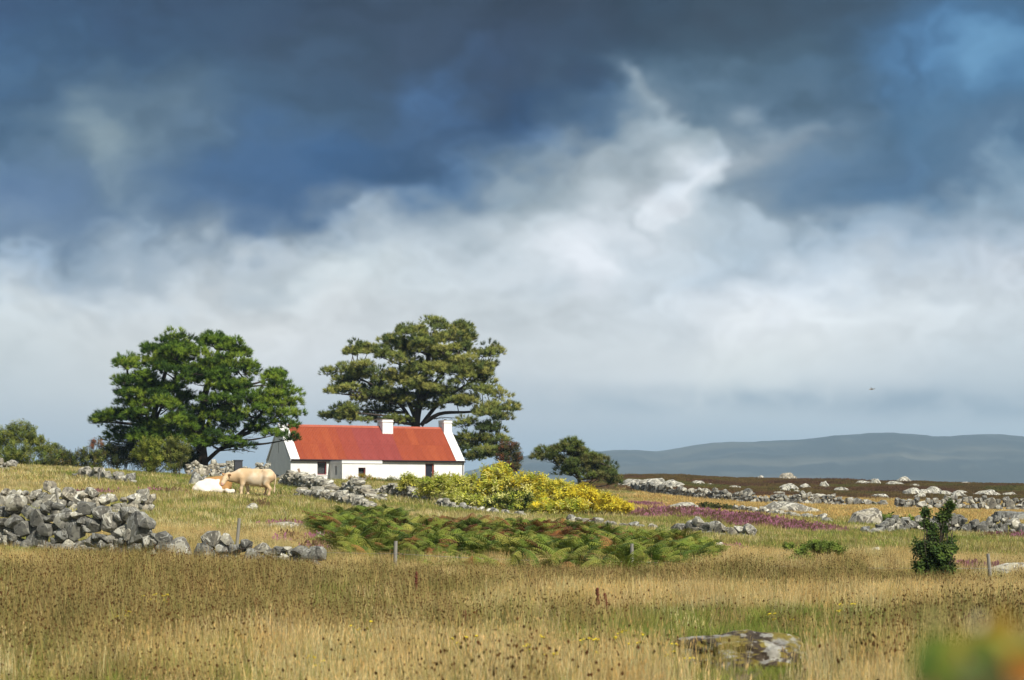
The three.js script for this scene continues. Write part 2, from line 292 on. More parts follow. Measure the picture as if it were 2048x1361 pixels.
const blocked = [];   // circles [x, z, r] where no grass grows
// a dry stone wall: path of [px, depth, height in metres]
function dryWall(label, path, o = {}) {
  const r = rng(o.seed ?? 5), pts = path.map(([px, d]) => atDepth(px, d)), seg = [0];
  for (let i = 1; i < pts.length; i++) seg.push(seg[i - 1] + pts[i].distanceTo(pts[i - 1]));
  const total = seg[seg.length - 1], big = o.size ?? 1, mats = o.mats ?? [0, 1, 2, 3];
  const where = (s) => { let i = 0; while (i < seg.length - 2 && s > seg[i + 1]) i++; const t = clamp((s - seg[i]) / (seg[i + 1] - seg[i])), p = pts[i].clone().lerp(pts[i + 1], t); return { p, h: mix(path[i][2], path[i + 1][2], t), yaw: Math.atan2(-(pts[i + 1].z - pts[i].z), pts[i + 1].x - pts[i].x) }; };
  const mid = where(total / 2).p; mid.y = groundAt(mid.x, mid.z);
  const g = thing('stone_wall', label, 'stone wall', mid, o.group); g.userData.kind = 'thing';
  const RES = 0.05, n = Math.max(4, Math.ceil(total / RES)), sky = new Float32Array(n), goal = new Float32Array(n);
  for (let i = 0; i < n; i++) { const w = where((i + 0.5) * RES); sky[i] = groundAt(w.p.x, w.p.z) - 0.12; goal[i] = sky[i] + 0.12 + w.h * (0.86 + 0.28 * noise3(i * RES / 0.7, o.seed ?? 5)); }
  for (let i = 0; i < n; i += 4) { const w = where((i + 0.5) * RES).p; blocked.push([w.x, w.z, 0.22 * big]); }
  let count = 0;
  for (let guard = 0; guard < 4000 && count < 298; guard++) {
    let best = -1, lack = 0.12 * big;
    for (let i = 0; i < n; i++) { const l = goal[i] - sky[i] + r() * 0.05; if (l > lack) { lack = l; best = i; } }
    if (best < 0) break;
    const low = lack > 0.55 * big;
    const w = big * (low ? mix(0.3, 0.85, r() * r()) : mix(0.18, 0.5, r())), h = Math.min(w * mix(0.5, 1.0, r()), lack + 0.16 * big);
    const c = Math.round(best + (r() - 0.5) * 0.3 * w / RES), a = clamp(Math.floor(c - w / 2 / RES), 0, n - 1), b = clamp(Math.ceil(c + w / 2 / RES), 0, n - 1);
    let base = 0, m = 0; for (let i = a; i <= b; i++) { base += sky[i]; m++; } base /= m; let peak = -1e9; for (let i = a; i <= b; i++) peak = Math.max(peak, sky[i]); base = mix(base, peak, 0.16) - 0.03 * big;
    const W = where(((a + b) / 2 + 0.5) * RES), geo = stoneBlocks[Math.floor(r() * stoneBlocks.length)];
    const s = mesh('stone', geo, stoneMats[mats[Math.floor(r() * mats.length)]], g);
    const tall = h * 1.12, deep = (o.deep ?? 0.5) * big * mix(0.75, 1.15, r());
    s.position.set(W.p.x - mid.x, base + h / 2 - mid.y, W.p.z - mid.z).addScaledVector(V3(Math.sin(W.yaw), 0, Math.cos(W.yaw)), (r() - 0.5) * 0.16 * big);
    s.rotation.set((r() - 0.5) * 0.25, W.yaw + (r() - 0.5) * 0.5, (r() - 0.5) * 0.6 * (r() < 0.25 ? 2.2 : 1), 'YXZ'); s.scale.set(w * 1.16, tall * 1.1, deep);
    for (let i = a; i <= b; i++) { const e = Math.abs((i - (a + b) / 2) / ((b - a) / 2 + 0.01)); sky[i] = Math.max(sky[i], base + h * (0.95 - 0.4 * e * e)); }
    count++;
  }
  return g;
}
// one boulder cut by random planes, buried a little
function boulder(label, px, d, w, h, dp, o = {}) {
  const r = rng(o.seed ?? Math.floor(px * 7 + d)), detail = o.detail ?? 4, g0 = new THREE.IcosahedronGeometry(1, detail), p = g0.attributes.position, v = V3(), planes = [];
  for (let i = 0; i < (o.planes ?? 11); i++) { const n = V3(r() * 2 - 1, (r() * 2 - 1) * 0.9, r() * 2 - 1).normalize(); planes.push([n, 0.62 + r() * 0.3]); }
  const z0 = r() * 50;
  for (let i = 0; i < p.count; i++) {
    v.fromBufferAttribute(p, i).normalize(); let k = 1;
    for (const [n, off] of planes) { const c = n.dot(v); if (c > 0.05) k = Math.min(k, off / c); }
    k *= 1 + fbm(v.x * 2.4 + z0, v.y * 2.4, v.z * 2.4, 5) * (o.rough ?? 0.16); v.multiplyScalar(k); v.y = Math.max(v.y, -0.35);
    p.setXYZ(i, v.x * w / 2 * 1.25, v.y * h * 0.95, v.z * dp / 2 * 1.25);
  }
  let g = mergeVertices(new THREE.BufferGeometry().setAttribute('position', p), 1e-4); g.computeVertexNormals(); g = boxUV(g, 0.45); g = toCreasedNormals(g, 0.55);
  const q = onGround(px, d), m = mesh(o.name ?? 'boulder', g, o.mat ?? stoneMats[o.tone ?? 1]);
  m.position.copy(q).y += (o.lift ?? 0); m.rotation.y = o.yaw ?? r() * 6; tag(m, label, o.category ?? 'boulder', o.group);
  blocked.push([q.x, q.z, Math.min(w, dp) * 0.45]);
  return m;
}

// ------------------------------------------------------------------ the cottage
const HOUSE = { yaw: 0.457, base: inSpace(581, 968, 155) };
{
  const C = Math.cos(HOUSE.yaw), S = Math.sin(HOUSE.yaw), B = HOUSE.base, L = 16.44, D = 6.5, H = 2.1, RISE = 3.09, MID = -D / 2, TH = 0.45;
  const alongWall = (px, zl = 0) => { const k = (px - 1024) / F; return (k * (-B.z - C * zl) - B.x - S * zl) / (C - k * S); };
  const upWall = (row, xl, zl = 0) => EYE + (HORIZON - row) / F * (-B.z + S * xl - C * zl) - B.y;
  const house = thing('cottage', 'long white cottage with red corrugated iron roof and two chimneys', 'cottage', B); house.rotation.y = HOUSE.yaw;
  const limeTex = dataTexture(256, (u, v) => 0.9 + 0.1 * tileNoise(u, v, 5, 8, 4) + 0.05 * tileNoise(u, v, 40, 5, 3));
  const white = std(0.84, 0.83, 0.79, 0.9, { map: limeTex, bumpMap: limeTex, bumpScale: 0.03 });
  const maroon = std(0.2, 0.02, 0.025, 0.6), black = std(0.018, 0.014, 0.02, 0.4), pane = new THREE.MeshPhysicalMaterial({ color: 0xffffff, transmission: 1, thickness: 0, roughness: 0.06, ior: 1.5 });
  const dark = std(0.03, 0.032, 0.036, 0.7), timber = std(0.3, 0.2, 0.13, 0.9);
  const wallWith = (x0, x1, y0, y1, holes, depth) => { const s = new THREE.Shape([[x0, y0], [x1, y0], [x1, y1], [x0, y1]].map((p) => new THREE.Vector2(...p))); for (const [a, b, c, d] of holes) s.holes.push(new THREE.Path([[a, c], [a, d], [b, d], [b, c]].map((p) => new THREE.Vector2(...p)))); const g = new THREE.ExtrudeGeometry(s, { depth, bevelEnabled: false }); g.translate(0, 0, -depth); return boxUV(g, 0.4); };
  // openings in the long front wall
  const w1 = [alongWall(634.5), alongWall(653), upWall(950, 3), upWall(924, 3)], dr = [alongWall(850.5), alongWall(868), 0.04, upWall(927.5, 12.6)];
  const p0 = alongWall(659), PD = 3.05, pl = p0, pr = alongWall(763, PD), PH = H - 0.17;
  mesh('wall', wallWith(0, L, -0.4, H, [w1, dr], TH), white, house);
  mesh('wall', wallWith(0, L, -0.4, H, [], TH).translate(0, 0, -D + TH), white, house);
  // gables, a little inside the ends of the long walls so that no faces share a plane
  for (const right of [0, 1]) {
    const s = new THREE.Shape([[-TH, -0.4], [-TH, H - 0.02], [MID, H + RISE - 0.06], [-D + TH, H - 0.02], [-D + TH, -0.4]].map((p) => new THREE.Vector2(...p)));
    const slot = !right && [MID - 0.06, MID + 0.1, upWall(906, 0, MID), upWall(885, 0, MID)];
    if (slot) s.holes.push(new THREE.Path([[slot[0], slot[2]], [slot[1], slot[2]], [slot[1], slot[3]], [slot[0], slot[3]]].map((p) => new THREE.Vector2(...p))));
    const g = new THREE.ExtrudeGeometry(s, { depth: TH, bevelEnabled: false }); g.rotateY(-Math.PI / 2); g.translate(right ? L - 0.003 : TH + 0.003, 0, 0);
    const w = mesh('gable_wall', boxUV(g, 0.4), white, house);
    if (slot) mesh('vent_slot', box(0.2, 0.24, slot[2], slot[3], slot[0], slot[1]), dark, w);
    // the coping that stands above the iron at each end
    for (const back of [0, 1]) {
      const up = 0.13, w0 = right ? L - 0.82 : -0.035, w1x = right ? L + 0.035 : 0.8, zA = back ? -D - 0.06 : 0.06, drop = 0.06 * RISE / -MID;
      const q = new THREE.Shape([[zA, H - drop - 0.12], [zA, H - drop + up], [MID, H + RISE + up], [MID, H + RISE - 0.12]].map((p) => new THREE.Vector2(...p)));
      const cg = new THREE.ExtrudeGeometry(q, { depth: w1x - w0, bevelEnabled: false }); cg.rotateY(-Math.PI / 2); cg.translate(w1x, 0, 0);
      mesh('coping', boxUV(cg, 0.4), white, house);
    }
  }
  // corrugated sheets, two courses of them on each slope
  const waves = 5, cols = 20, X0 = 0.72, X1 = L - 0.74, SW = (X1 - X0) / cols, sheetGeo = (len) => {
    const n = waves * 4, pos = [], idx = [], uv = [];
    for (let i = 0; i <= n; i++) for (const e of [0, 1]) { const x = (i / n) * (SW + 0.06) - 0.03; pos.push(x, 0.02 * Math.sin(x / SW * waves * 2 * Math.PI), e * len); uv.push(x / 2, e * len / 2); }
    for (let i = 0; i < n; i++) idx.push(i * 2, i * 2 + 1, i * 2 + 2, i * 2 + 1, i * 2 + 3, i * 2 + 2);
    const g = new THREE.BufferGeometry(); g.setIndex(idx); g.setAttribute('position', new THREE.Float32BufferAttribute(pos, 3)); g.setAttribute('uv', new THREE.Float32BufferAttribute(uv, 2)); g.computeVertexNormals(); return g;
  };
  const rustTex = dataTexture(256, (u, v) => { const s = tileNoise(u, 0.3 * v, 26, 4, 3), n = tileNoise(u, v, 8, 2, 4), sp = step(tileNoise(u, v, 30, 71, 3), 0.36, 0.5); return [0.9 + 0.1 * n + 0.06 * s - sp * 0.18, 0.86 + 0.16 * n + 0.1 * s - sp * 0.2, 0.84 + 0.2 * n + 0.1 * s - sp * 0.15]; });
  const iron = (r, g, b) => std(r, g, b, 0.9, { map: rustTex });
  const orange = [iron(0.31, 0.06, 0.019), iron(0.285, 0.052, 0.017), iron(0.33, 0.068, 0.021), iron(0.298, 0.055, 0.02)], plum = [iron(0.25, 0.042, 0.034), iron(0.265, 0.047, 0.038)], mixed = iron(0.28, 0.049, 0.026);
  const roof = new THREE.Group(); roof.name = 'roof'; house.add(roof);
  const eaveZ = 0.17, slope = Math.atan2(RISE, -MID), full = (eaveZ - MID) / Math.cos(slope), half = full / 2 + 0.1, gs = sheetGeo(half), rr = rng(4);
  for (const back of [0, 1]) for (let i = 0; i < cols; i++) for (const lower of [0, 1]) {
    const px = 597 + (i + 0.5) / cols * (905 - 597), m = px > 722 && px < 792 ? plum[Math.floor(rr() * 2)] : px > 690 && px < 722 ? mixed : orange[Math.floor(rr() * 4)];
    const s = mesh('iron_sheet', gs, m, roof), t0 = lower ? full - half : 0;
    s.position.set(X0 + i * SW, H + RISE + 0.02 - Math.sin(slope) * t0 + (lower ? 0 : 0.014) + (i % 2) * 0.003, MID + (back ? -1 : 1) * Math.cos(slope) * t0);
    s.rotation.set(back ? -slope : slope, back ? Math.PI : 0, 0, 'YXZ'); if (back) { s.rotation.set(slope, Math.PI, 0, 'YXZ'); s.position.x += SW; }
  }
  { const t = 0.3, c = Math.cos(slope) * t, h = Math.sin(slope) * t, y = H + RISE + 0.075, g = new THREE.BufferGeometry(); const a = [[X0, y - h, MID + c], [X1, y - h, MID + c], [X1, y, MID], [X0, y, MID], [X1, y - h, MID - c], [X0, y - h, MID - c]];
    g.setAttribute('position', new THREE.Float32BufferAttribute([0, 1, 2, 0, 2, 3, 3, 2, 4, 3, 4, 5].flatMap((i) => a[i]), 3)); g.computeVertexNormals(); mesh('ridge_cap', boxUV(g, 0.5), iron(0.42, 0.11, 0.065), roof); }
  // gutter, fascia, downpipe
  { const pts = []; for (let i = 0; i <= 8; i++) { const a = Math.PI + i / 8 * Math.PI; pts.push(new THREE.Vector2(Math.cos(a) * 0.085, Math.sin(a) * 0.1)); } for (let i = 8; i >= 0; i--) { const a = Math.PI + i / 8 * Math.PI; pts.push(new THREE.Vector2(Math.cos(a) * 0.075, Math.sin(a) * 0.09)); }
    const g = new THREE.ExtrudeGeometry(new THREE.Shape(pts), { depth: L + 0.06, bevelEnabled: false }); g.rotateY(Math.PI / 2); g.translate(-0.03, H - 0.035, 0.235); mesh('gutter', g, black, house);
    mesh('fascia', box(0.01, L - 0.01, H - 0.13, H + 0.015, 0.006, 0.14), black, house);
    const dp = mesh('downpipe', taperTube([V3(L - 0.14, H - 0.1, 0.2), V3(L - 0.14, H - 0.3, 0.1), V3(L - 0.14, 1.1, 0.075), V3(L - 0.14, 0.0, 0.075)], 0.038, 0.038, 8, 5), black, house); void dp; }
  // chimneys
  const chimney = (x0, x1, z0, z1, y0, y1, pot) => {
    const c = mesh('chimney', boxUV(box(x0, x1, y0, y1 - 0.22, z0, z1), 0.5), white, house);
    const cap = new THREE.ExtrudeGeometry(new THREE.Shape([[x0 - 0.07, z0 - 0.07], [x1 + 0.07, z0 - 0.07], [x1 + 0.07, z1 + 0.07], [x0 - 0.07, z1 + 0.07]].map((p) => new THREE.Vector2(p[0], -p[1]))), { depth: 0.1, bevelEnabled: true, bevelSize: -0.06, bevelOffset: 0, bevelThickness: 0.06, bevelSegments: 1 });
    cap.rotateX(-Math.PI / 2); cap.translate(0, y1 - 0.16, 0); mesh('chimney_cap', boxUV(cap, 0.5), white, c);
    const flue = new THREE.CylinderGeometry(0.12, 0.13, 0.12, 12, 1, true); flue.translate((x0 + x1) / 2, y1 + 0.05, (z0 + z1) / 2); mesh('flue', flue, dark, c);
  };
  const mz = MID + 0.72; chimney(alongWall(765, mz), alongWall(786, mz), MID - 0.55, mz, H + RISE - 1.4, upWall(838.5, 8, MID + 0.6));
  const rz = MID + 0.62; chimney(alongWall(888, rz), L - 0.02, MID - 0.62, rz, H + RISE - 1.3, upWall(841, 15.8, MID + 0.6));
  // windows and doors
  const windowIn = (parent, [a, b, c, d], z, bars) => {
    const f = 0.07, y = z - 0.2, w = new THREE.Group(); w.name = 'window'; parent.add(w);
    mesh('frame', mergeGeometries([box(a, b, d - f, d, y - 0.03, y + 0.03), box(a, b, c, c + f, y - 0.03, y + 0.03), box(a, a + f, c + f, d - f, y - 0.029, y + 0.029), box(b - f, b, c + f, d - f, y - 0.029, y + 0.029), ...(bars ? [box((a + b) / 2 - 0.02, (a + b) / 2 + 0.02, c + f, d - f, y - 0.02, y + 0.02)] : [])]), maroon, w);
    mesh('pane', box(a + f, b - f, c + f, d - f, y - 0.012, y - 0.006), pane, w);
    mesh('sill', box(a - 0.06, b + 0.06, c - 0.08, c - 0.003, z - 0.16, z + 0.06), white, w);
    mesh('dark_room_sheet', box(a + 0.02, b - 0.02, c + 0.02, d - 0.02, y - 0.2, y - 0.18), dark, w);  // added dark sheet behind the glass, standing in for the unlit room
  };
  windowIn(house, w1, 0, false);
  { const [a, b, c, d] = dr, door = new THREE.Group(); door.name = 'door'; house.add(door); const y = -0.16;
    mesh('door_frame', mergeGeometries([box(a, b, d - 0.08, d, y - 0.05, y + 0.06), box(a, a + 0.09, c, d - 0.08, y - 0.049, y + 0.059), box(b - 0.12, b, c, d - 0.08, y - 0.049, y + 0.059)]), std(0.26, 0.06, 0.035, 0.7), door);
    mesh('leaf', mergeGeometries([box(a + 0.09, b - 0.12, c, d - 0.08, y - 0.04, y - 0.01), box(a + 0.15, b - 0.18, c + 0.15, c + 0.75, y - 0.01, y + 0.004), box(a + 0.15, b - 0.18, c + 0.9, d - 0.2, y - 0.01, y + 0.004)]), std(0.012, 0.014, 0.026, 0.4), door);
    mesh('handle', box(b - 0.2, b - 0.16, c + 0.95, c + 1.07, y - 0.01, y + 0.05), std(0.6, 0.58, 0.5, 0.35, { metalness: 0.8 }), door); }
  // the flat-roofed porch
  const porch = new THREE.Group(); porch.name = 'porch'; house.add(porch);
  const w2 = [alongWall(716.5, PD), alongWall(731, PD), upWall(953, 6, PD), upWall(936, 6, PD)], zs = (px) => { let lo = 0, hi = PD; for (let i = 0; i < 40; i++) { const m = (lo + hi) / 2; (B.x + C * pl + S * m) / (-B.z + S * pl - C * m) * F + 1024 < px ? lo = m : hi = m; } return lo; };
  mesh('porch_wall', wallWith(pl, pr, -0.4, PH, [w2], 0.3).translate(0, 0, PD), white, porch);
  const ws = [zs(670), zs(673.5), upWall(950, pl, 1.5), upWall(932.5, pl, 1.5)];
  for (const right of [0, 1]) { const g = wallWith(0.004, PD - 0.302, -0.4, PH - 0.002, right ? [] : [ws], 0.3); g.rotateY(-Math.PI / 2); g.translate(right ? pr - 0.302 : pl + 0.002, 0, 0); mesh('porch_wall', g, white, porch); }
  mesh('porch_fascia', mergeGeometries([box(pl - 0.05, pr + 0.05, PH - 0.2, PH + 0.0, PD + 0.003, PD + 0.07), box(pl - 0.05, pl - 0.003, PH - 0.2, PH + 0.0, 0.08, PD + 0.003)]), white, porch);
  mesh('porch_roof', box(pl - 0.03, pr + 0.03, PH + 0.004, PH + 0.09, 0.11, PD + 0.05), std(0.3, 0.3, 0.3), porch);
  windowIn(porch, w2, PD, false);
  { const f = new THREE.Group(); f.name = 'window'; porch.add(f); mesh('frame', mergeGeometries([box(pl + 0.12, pl + 0.17, ws[2], ws[3], ws[1] - 0.07, ws[1]), box(pl + 0.12, pl + 0.17, ws[3] - 0.05, ws[3], ws[0], ws[1] - 0.07)]), maroon, f); mesh('pane', box(pl + 0.14, pl + 0.15, ws[2], ws[3] - 0.05, ws[0], ws[1] - 0.07), pane, f); }
  for (let i = 0; i <= 12; i++) for (let k = 0; k <= 6; k++) { const x = i / 12 * L, z = k / 6 * -D; blocked.push([B.x + C * x + S * z, B.z - S * x + C * z, 1.0]); }
  for (let i = 0; i <= 3; i++) { const x = mix(pl + 0.6, pr - 0.6, i / 3); for (const z of [0.9, 2.2]) blocked.push([B.x + C * x + S * z, B.z - S * x + C * z, 0.9]); }
  const pk = mesh('timber_plank', box(-0.09, 0.09, 0, 1.5, -0.03, 0.03), timber); pk.position.copy(onGround(607.5, 151, -0.1)); pk.rotation.set(0.1, 0.5, 0.33); tag(pk, 'weathered plank leaning before the white cottage wall', 'plank');
}

// ------------------------------------------------------------------ dry stone walls
const WG = 'dry stone walls across the fields';
dryWall('dark lichen-spotted dry stone wall running in from the photo\'s lower left edge', [[-130, 50.5, 1.15], [-60, 50, 1.2], [60, 49, 1.25], [160, 48.5, 1.15], [240, 48, 1.1], [290, 47.5, 0.95], [335, 47, 0.6]], { seed: 3, mats: [1, 2, 2, 0], size: 0.88, group: WG });
dryWall('low dark run of wall with a leaning post behind it, right of the gap', [[398, 46.5, 0.65], [440, 46.3, 0.75], [500, 46, 0.75], [545, 45.8, 0.6], [600, 45.6, 0.6], [642, 45.4, 0.35]], { seed: 8, mats: [1, 2, 0, 2], size: 0.7, group: WG });
dryWall('paler rounded field wall uphill of the dark one, ending in grass', [[-140, 76, 0.95], [0, 75, 1.0], [120, 74.5, 0.95], [200, 74.5, 0.85], [262, 75, 0.85], [300, 76, 0.6]], { seed: 13, mats: [0, 4, 3, 1], size: 1.05, group: WG });
dryWall('tumbled pale garden wall below the porch of the cottage', [[566, 116, 0.50], [590, 112, 1.11], [615, 110, 0.96], [650, 108, 0.81], [668, 106, 0.50]], { seed: 17, mats: [4, 0, 4, 3], size: 0.75, deep: 1.1, group: WG });
dryWall('broken heap of pale wall stones in the middle of the ruined garden wall', [[690, 106, 0.59], [702, 105, 1.19], [716, 104, 1.01], [740, 102, 0.59], [765, 101, 0.36]], { seed: 19, mats: [4, 0, 4, 3], size: 0.75, deep: 1.1, group: WG });
dryWall('lowest line of garden rubble, just above the bracken', [[596, 97, 0.42], [628, 95, 0.70], [650, 93, 0.49], [690, 91, 0.70], [708, 90, 0.84], [732, 88, 0.56], [745, 87, 0.35]], { seed: 23, mats: [4, 0, 4, 3], size: 0.85, deep: 0.8, group: WG });
dryWall('pale rubble wall in front of the cottage door beside the yellow bushes', [[758, 113, 0.30], [775, 112, 0.89], [800, 110, 1.07], [815, 109, 0.89], [840, 106, 0.42], [850, 105, 0.24]], { seed: 29, mats: [4, 0, 3], size: 0.75, deep: 1.1, group: WG });
dryWall('line of small wall stones along the foot of the yellow bushes', [[868, 100, 0.2], [885, 99, 0.5], [900, 98, 0.45], [930, 96, 0.4], [960, 95, 0.22], [1000, 93, 0.2], [1040, 92, 0.26], [1080, 91, 0.15]], { seed: 31, mats: [4, 0, 1], size: 0.8, group: WG });
dryWall('short broken wall between the bracken and the yellow bushes', [[1142, 84, 0.55], [1160, 83.5, 0.6], [1185, 83, 0.3], [1212, 82, 0.3], [1260, 81, 0.25], [1310, 80, 0.2]], { seed: 37, mats: [0, 1, 3], size: 0.85, group: WG });
dryWall('grey wall remnant below the purple heather bank', [[1352, 77, 0.4], [1388, 76, 0.6], [1425, 75.5, 0.5], [1450, 75, 0.6], [1500, 74.5, 0.5], [1516, 74.5, 0.25]], { seed: 41, mats: [0, 1, 3], size: 1.0, group: WG });
dryWall('dark jumbled wall behind the young rowan, running off the photo\'s right edge', [[1728, 86, 0.35], [1770, 88, 0.6], [1815, 90, 0.85], [1860, 90, 0.8], [1915, 90.5, 0.9], [1965, 90, 0.85], [2010, 90, 0.95], [2070, 90, 0.95], [2150, 90, 0.9]], { seed: 43, mats: [1, 2, 2, 0], group: WG });
dryWall('long far field wall under the brown moor, left of the gap', [[1268, 222, 1.1], [1330, 214, 1.3], [1400, 206, 1.3], [1500, 201, 1.3], [1600, 199, 1.3], [1700, 198, 1.25], [1725, 198, 0.7], [1775, 198, 0.5]], { seed: 47, mats: [0, 1, 2, 4], size: 1.45, deep: 0.6, group: WG });
dryWall('far field wall with upright slabs under the moor, right of the gap', [[1792, 186, 1.0], [1860, 185, 1.4], [1960, 184, 1.4], [2060, 182, 1.5], [2150, 181, 1.5]], { seed: 53, mats: [0, 1, 2, 4], size: 1.4, deep: 0.6, group: WG });
dryWall('low scattered wall line above the purple heather in the golden field', [[1470, 123, 0.4], [1510, 121, 0.5], [1545, 118, 0.4], [1580, 113, 0.35], [1630, 108, 0.4], [1660, 106, 0.3]], { seed: 59, mats: [0, 4, 3], size: 0.95, group: WG });
dryWall('field wall beside the dark box behind the cows', [[372, 127, 0.95], [430, 128, 1.25], [470, 129, 1.35], [500, 130, 1.3], [536, 132, 1.3]], { seed: 61, mats: [0, 4, 3], size: 0.95, group: WG });
dryWall('stub of wall at the shaded gable of the cottage', [[548, 139, 0.36], [562, 137, 0.45], [580, 134, 0.54], [594, 130, 0.48], [604, 126, 0.54]], { seed: 67, mats: [0, 3, 1], size: 0.8, group: WG });
dryWall('low wall scrap in the grass below the left-hand bushes', [[150, 108, 0.5], [200, 106, 0.6], [235, 104, 0.55], [268, 102, 0.35]], { seed: 71, mats: [0, 3, 1], size: 1.1, group: WG });
dryWall('bit of pale wall at the photo\'s left edge under the round bush', [[-60, 112, 0.6], [10, 112, 0.7], [28, 112, 0.4]], { seed: 73, mats: [4, 0, 3], group: WG });

// ------------------------------------------------------------------ boulders and outcrops
const mossTex = dataTexture(256, (u, v) => { const n = tileNoise(u, v, 6, 3, 5), m = step(tileNoise(u, v, 9, 31, 5), -0.12, 0.12), p = step(tileNoise(u, v, 13, 51, 4), 0.05, 0.28), w = step(tileNoise(u, v, 22, 81, 4), 0.22, 0.34), f = tileNoise(u, v, 60, 5, 3) * 0.14; let c = [0.5 + n * 0.15, 0.49 + n * 0.15, 0.46 + n * 0.14]; c = c.map((x, i) => mix(x, [0.42, 0.37, 0.14][i], m)); c = c.map((x, i) => mix(x, [0.22, 0.18, 0.13][i], p)); c = c.map((x, i) => mix(x, [0.66, 0.66, 0.63][i], w * 0.7)); return c.map((x) => x + f); }, true);
boulder('tall pointed boulder at the end of the dark wall', 357, 46.8, 0.62, 0.8, 0.5, { tone: 1, seed: 21 });
boulder('large white-blotched round boulder below the cottage', 794, 82, 0.72, 0.52, 0.6, { mat: stonePale, seed: 4 });
boulder('big sunlit boulder with a steep bright right face in the golden field', 1735, 100, 2.0, 1.3, 1.6, { tone: 3, seed: 34, yaw: 0.6 });
boulder('dark slabby outcrop at the right edge above the dark wall', 2030, 118, 3.6, 1.2, 2.2, { tone: 2, seed: 9, yaw: 0.2 });
boulder('square boulder standing on the moor skyline', 1573, 318, 3.6, 1.9, 2.6, { tone: 3, seed: 15, yaw: 0.3 });
boulder('round-topped granite boulder beside the reclining cow', 388, 104, 1.1, 1.0, 0.9, { tone: 1, seed: 66 });
boulder('dark boulder touching the rounded one beside the cow', 408, 105, 0.8, 0.85, 0.8, { tone: 2, seed: 67 });
boulder('lichened outcrop in the golden field above the heather', 1375, 128, 2.6, 0.8, 1.4, { tone: 0, seed: 81, yaw: 0.1 });
boulder('long ribbed outcrop in the golden field below the far wall', 1570, 131, 4.6, 1.05, 2.2, { tone: 0, seed: 82, yaw: -0.1 });
boulder('flat pale slab in heather uphill of the left walls', 165, 88, 2.4, 0.5, 1.3, { mat: stonePale, seed: 84, yaw: 0.05, category: 'slab' });
boulder('flat slab half buried left of the bracken', 575, 66, 1.9, 0.42, 1.2, { tone: 3, seed: 85, yaw: 0.05, category: 'slab' });
boulder('low stone at the left edge of the bracken', 640, 61, 0.55, 0.45, 0.4, { tone: 4, seed: 86 });
boulder('pale stone between two heather tufts right of the bracken', 1428, 60, 0.85, 0.62, 0.6, { tone: 4, seed: 87, yaw: 0.2 });
boulder('long low rock slab beside the right-hand fence post', 2030, 51, 2.6, 0.42, 1.1, { tone: 0, seed: 88, yaw: 0.12, category: 'slab' });
boulder('small flat rock at the foot of the young rowan', 1880, 44.6, 1.2, 0.26, 0.5, { tone: 3, seed: 89, yaw: 0.1 });
boulder('lichened flat rock between the shrub and the young rowan', 1752, 64, 0.75, 0.42, 0.5, { tone: 4, seed: 90 });
boulder('mossy grey rock mound in the foreground grass', 1482, 18.3, 1.25, 0.3, 0.9, { tone: 1, seed: 5, yaw: 0.06, name: 'rock_mound', detail: 12, planes: 5, rough: 0.34, mat: std(1, 1, 1, 0.97, { map: mossTex, bumpMap: mossTex, bumpScale: 0.03 }) });
boulder('dark little rock in the foreground grass', 800, 20.5, 0.22, 0.12, 0.2, { tone: 2, seed: 93 });
boulder('two-toned stone lying before the dark wall', 325, 45, 0.55, 0.2, 0.4, { tone: 3, seed: 94 });
boulder('lone rock on the slope below the standing cow', 505, 82, 0.7, 0.5, 0.5, { tone: 0, seed: 95 });
boulder('dome of rock above the heather on the photo\'s right', 1640, 92, 0.9, 0.4, 0.6, { tone: 1, seed: 96 });
boulder('pair-topped stone left of the sunlit boulder', 1652, 101, 0.9, 0.55, 0.7, { tone: 1, seed: 97 });
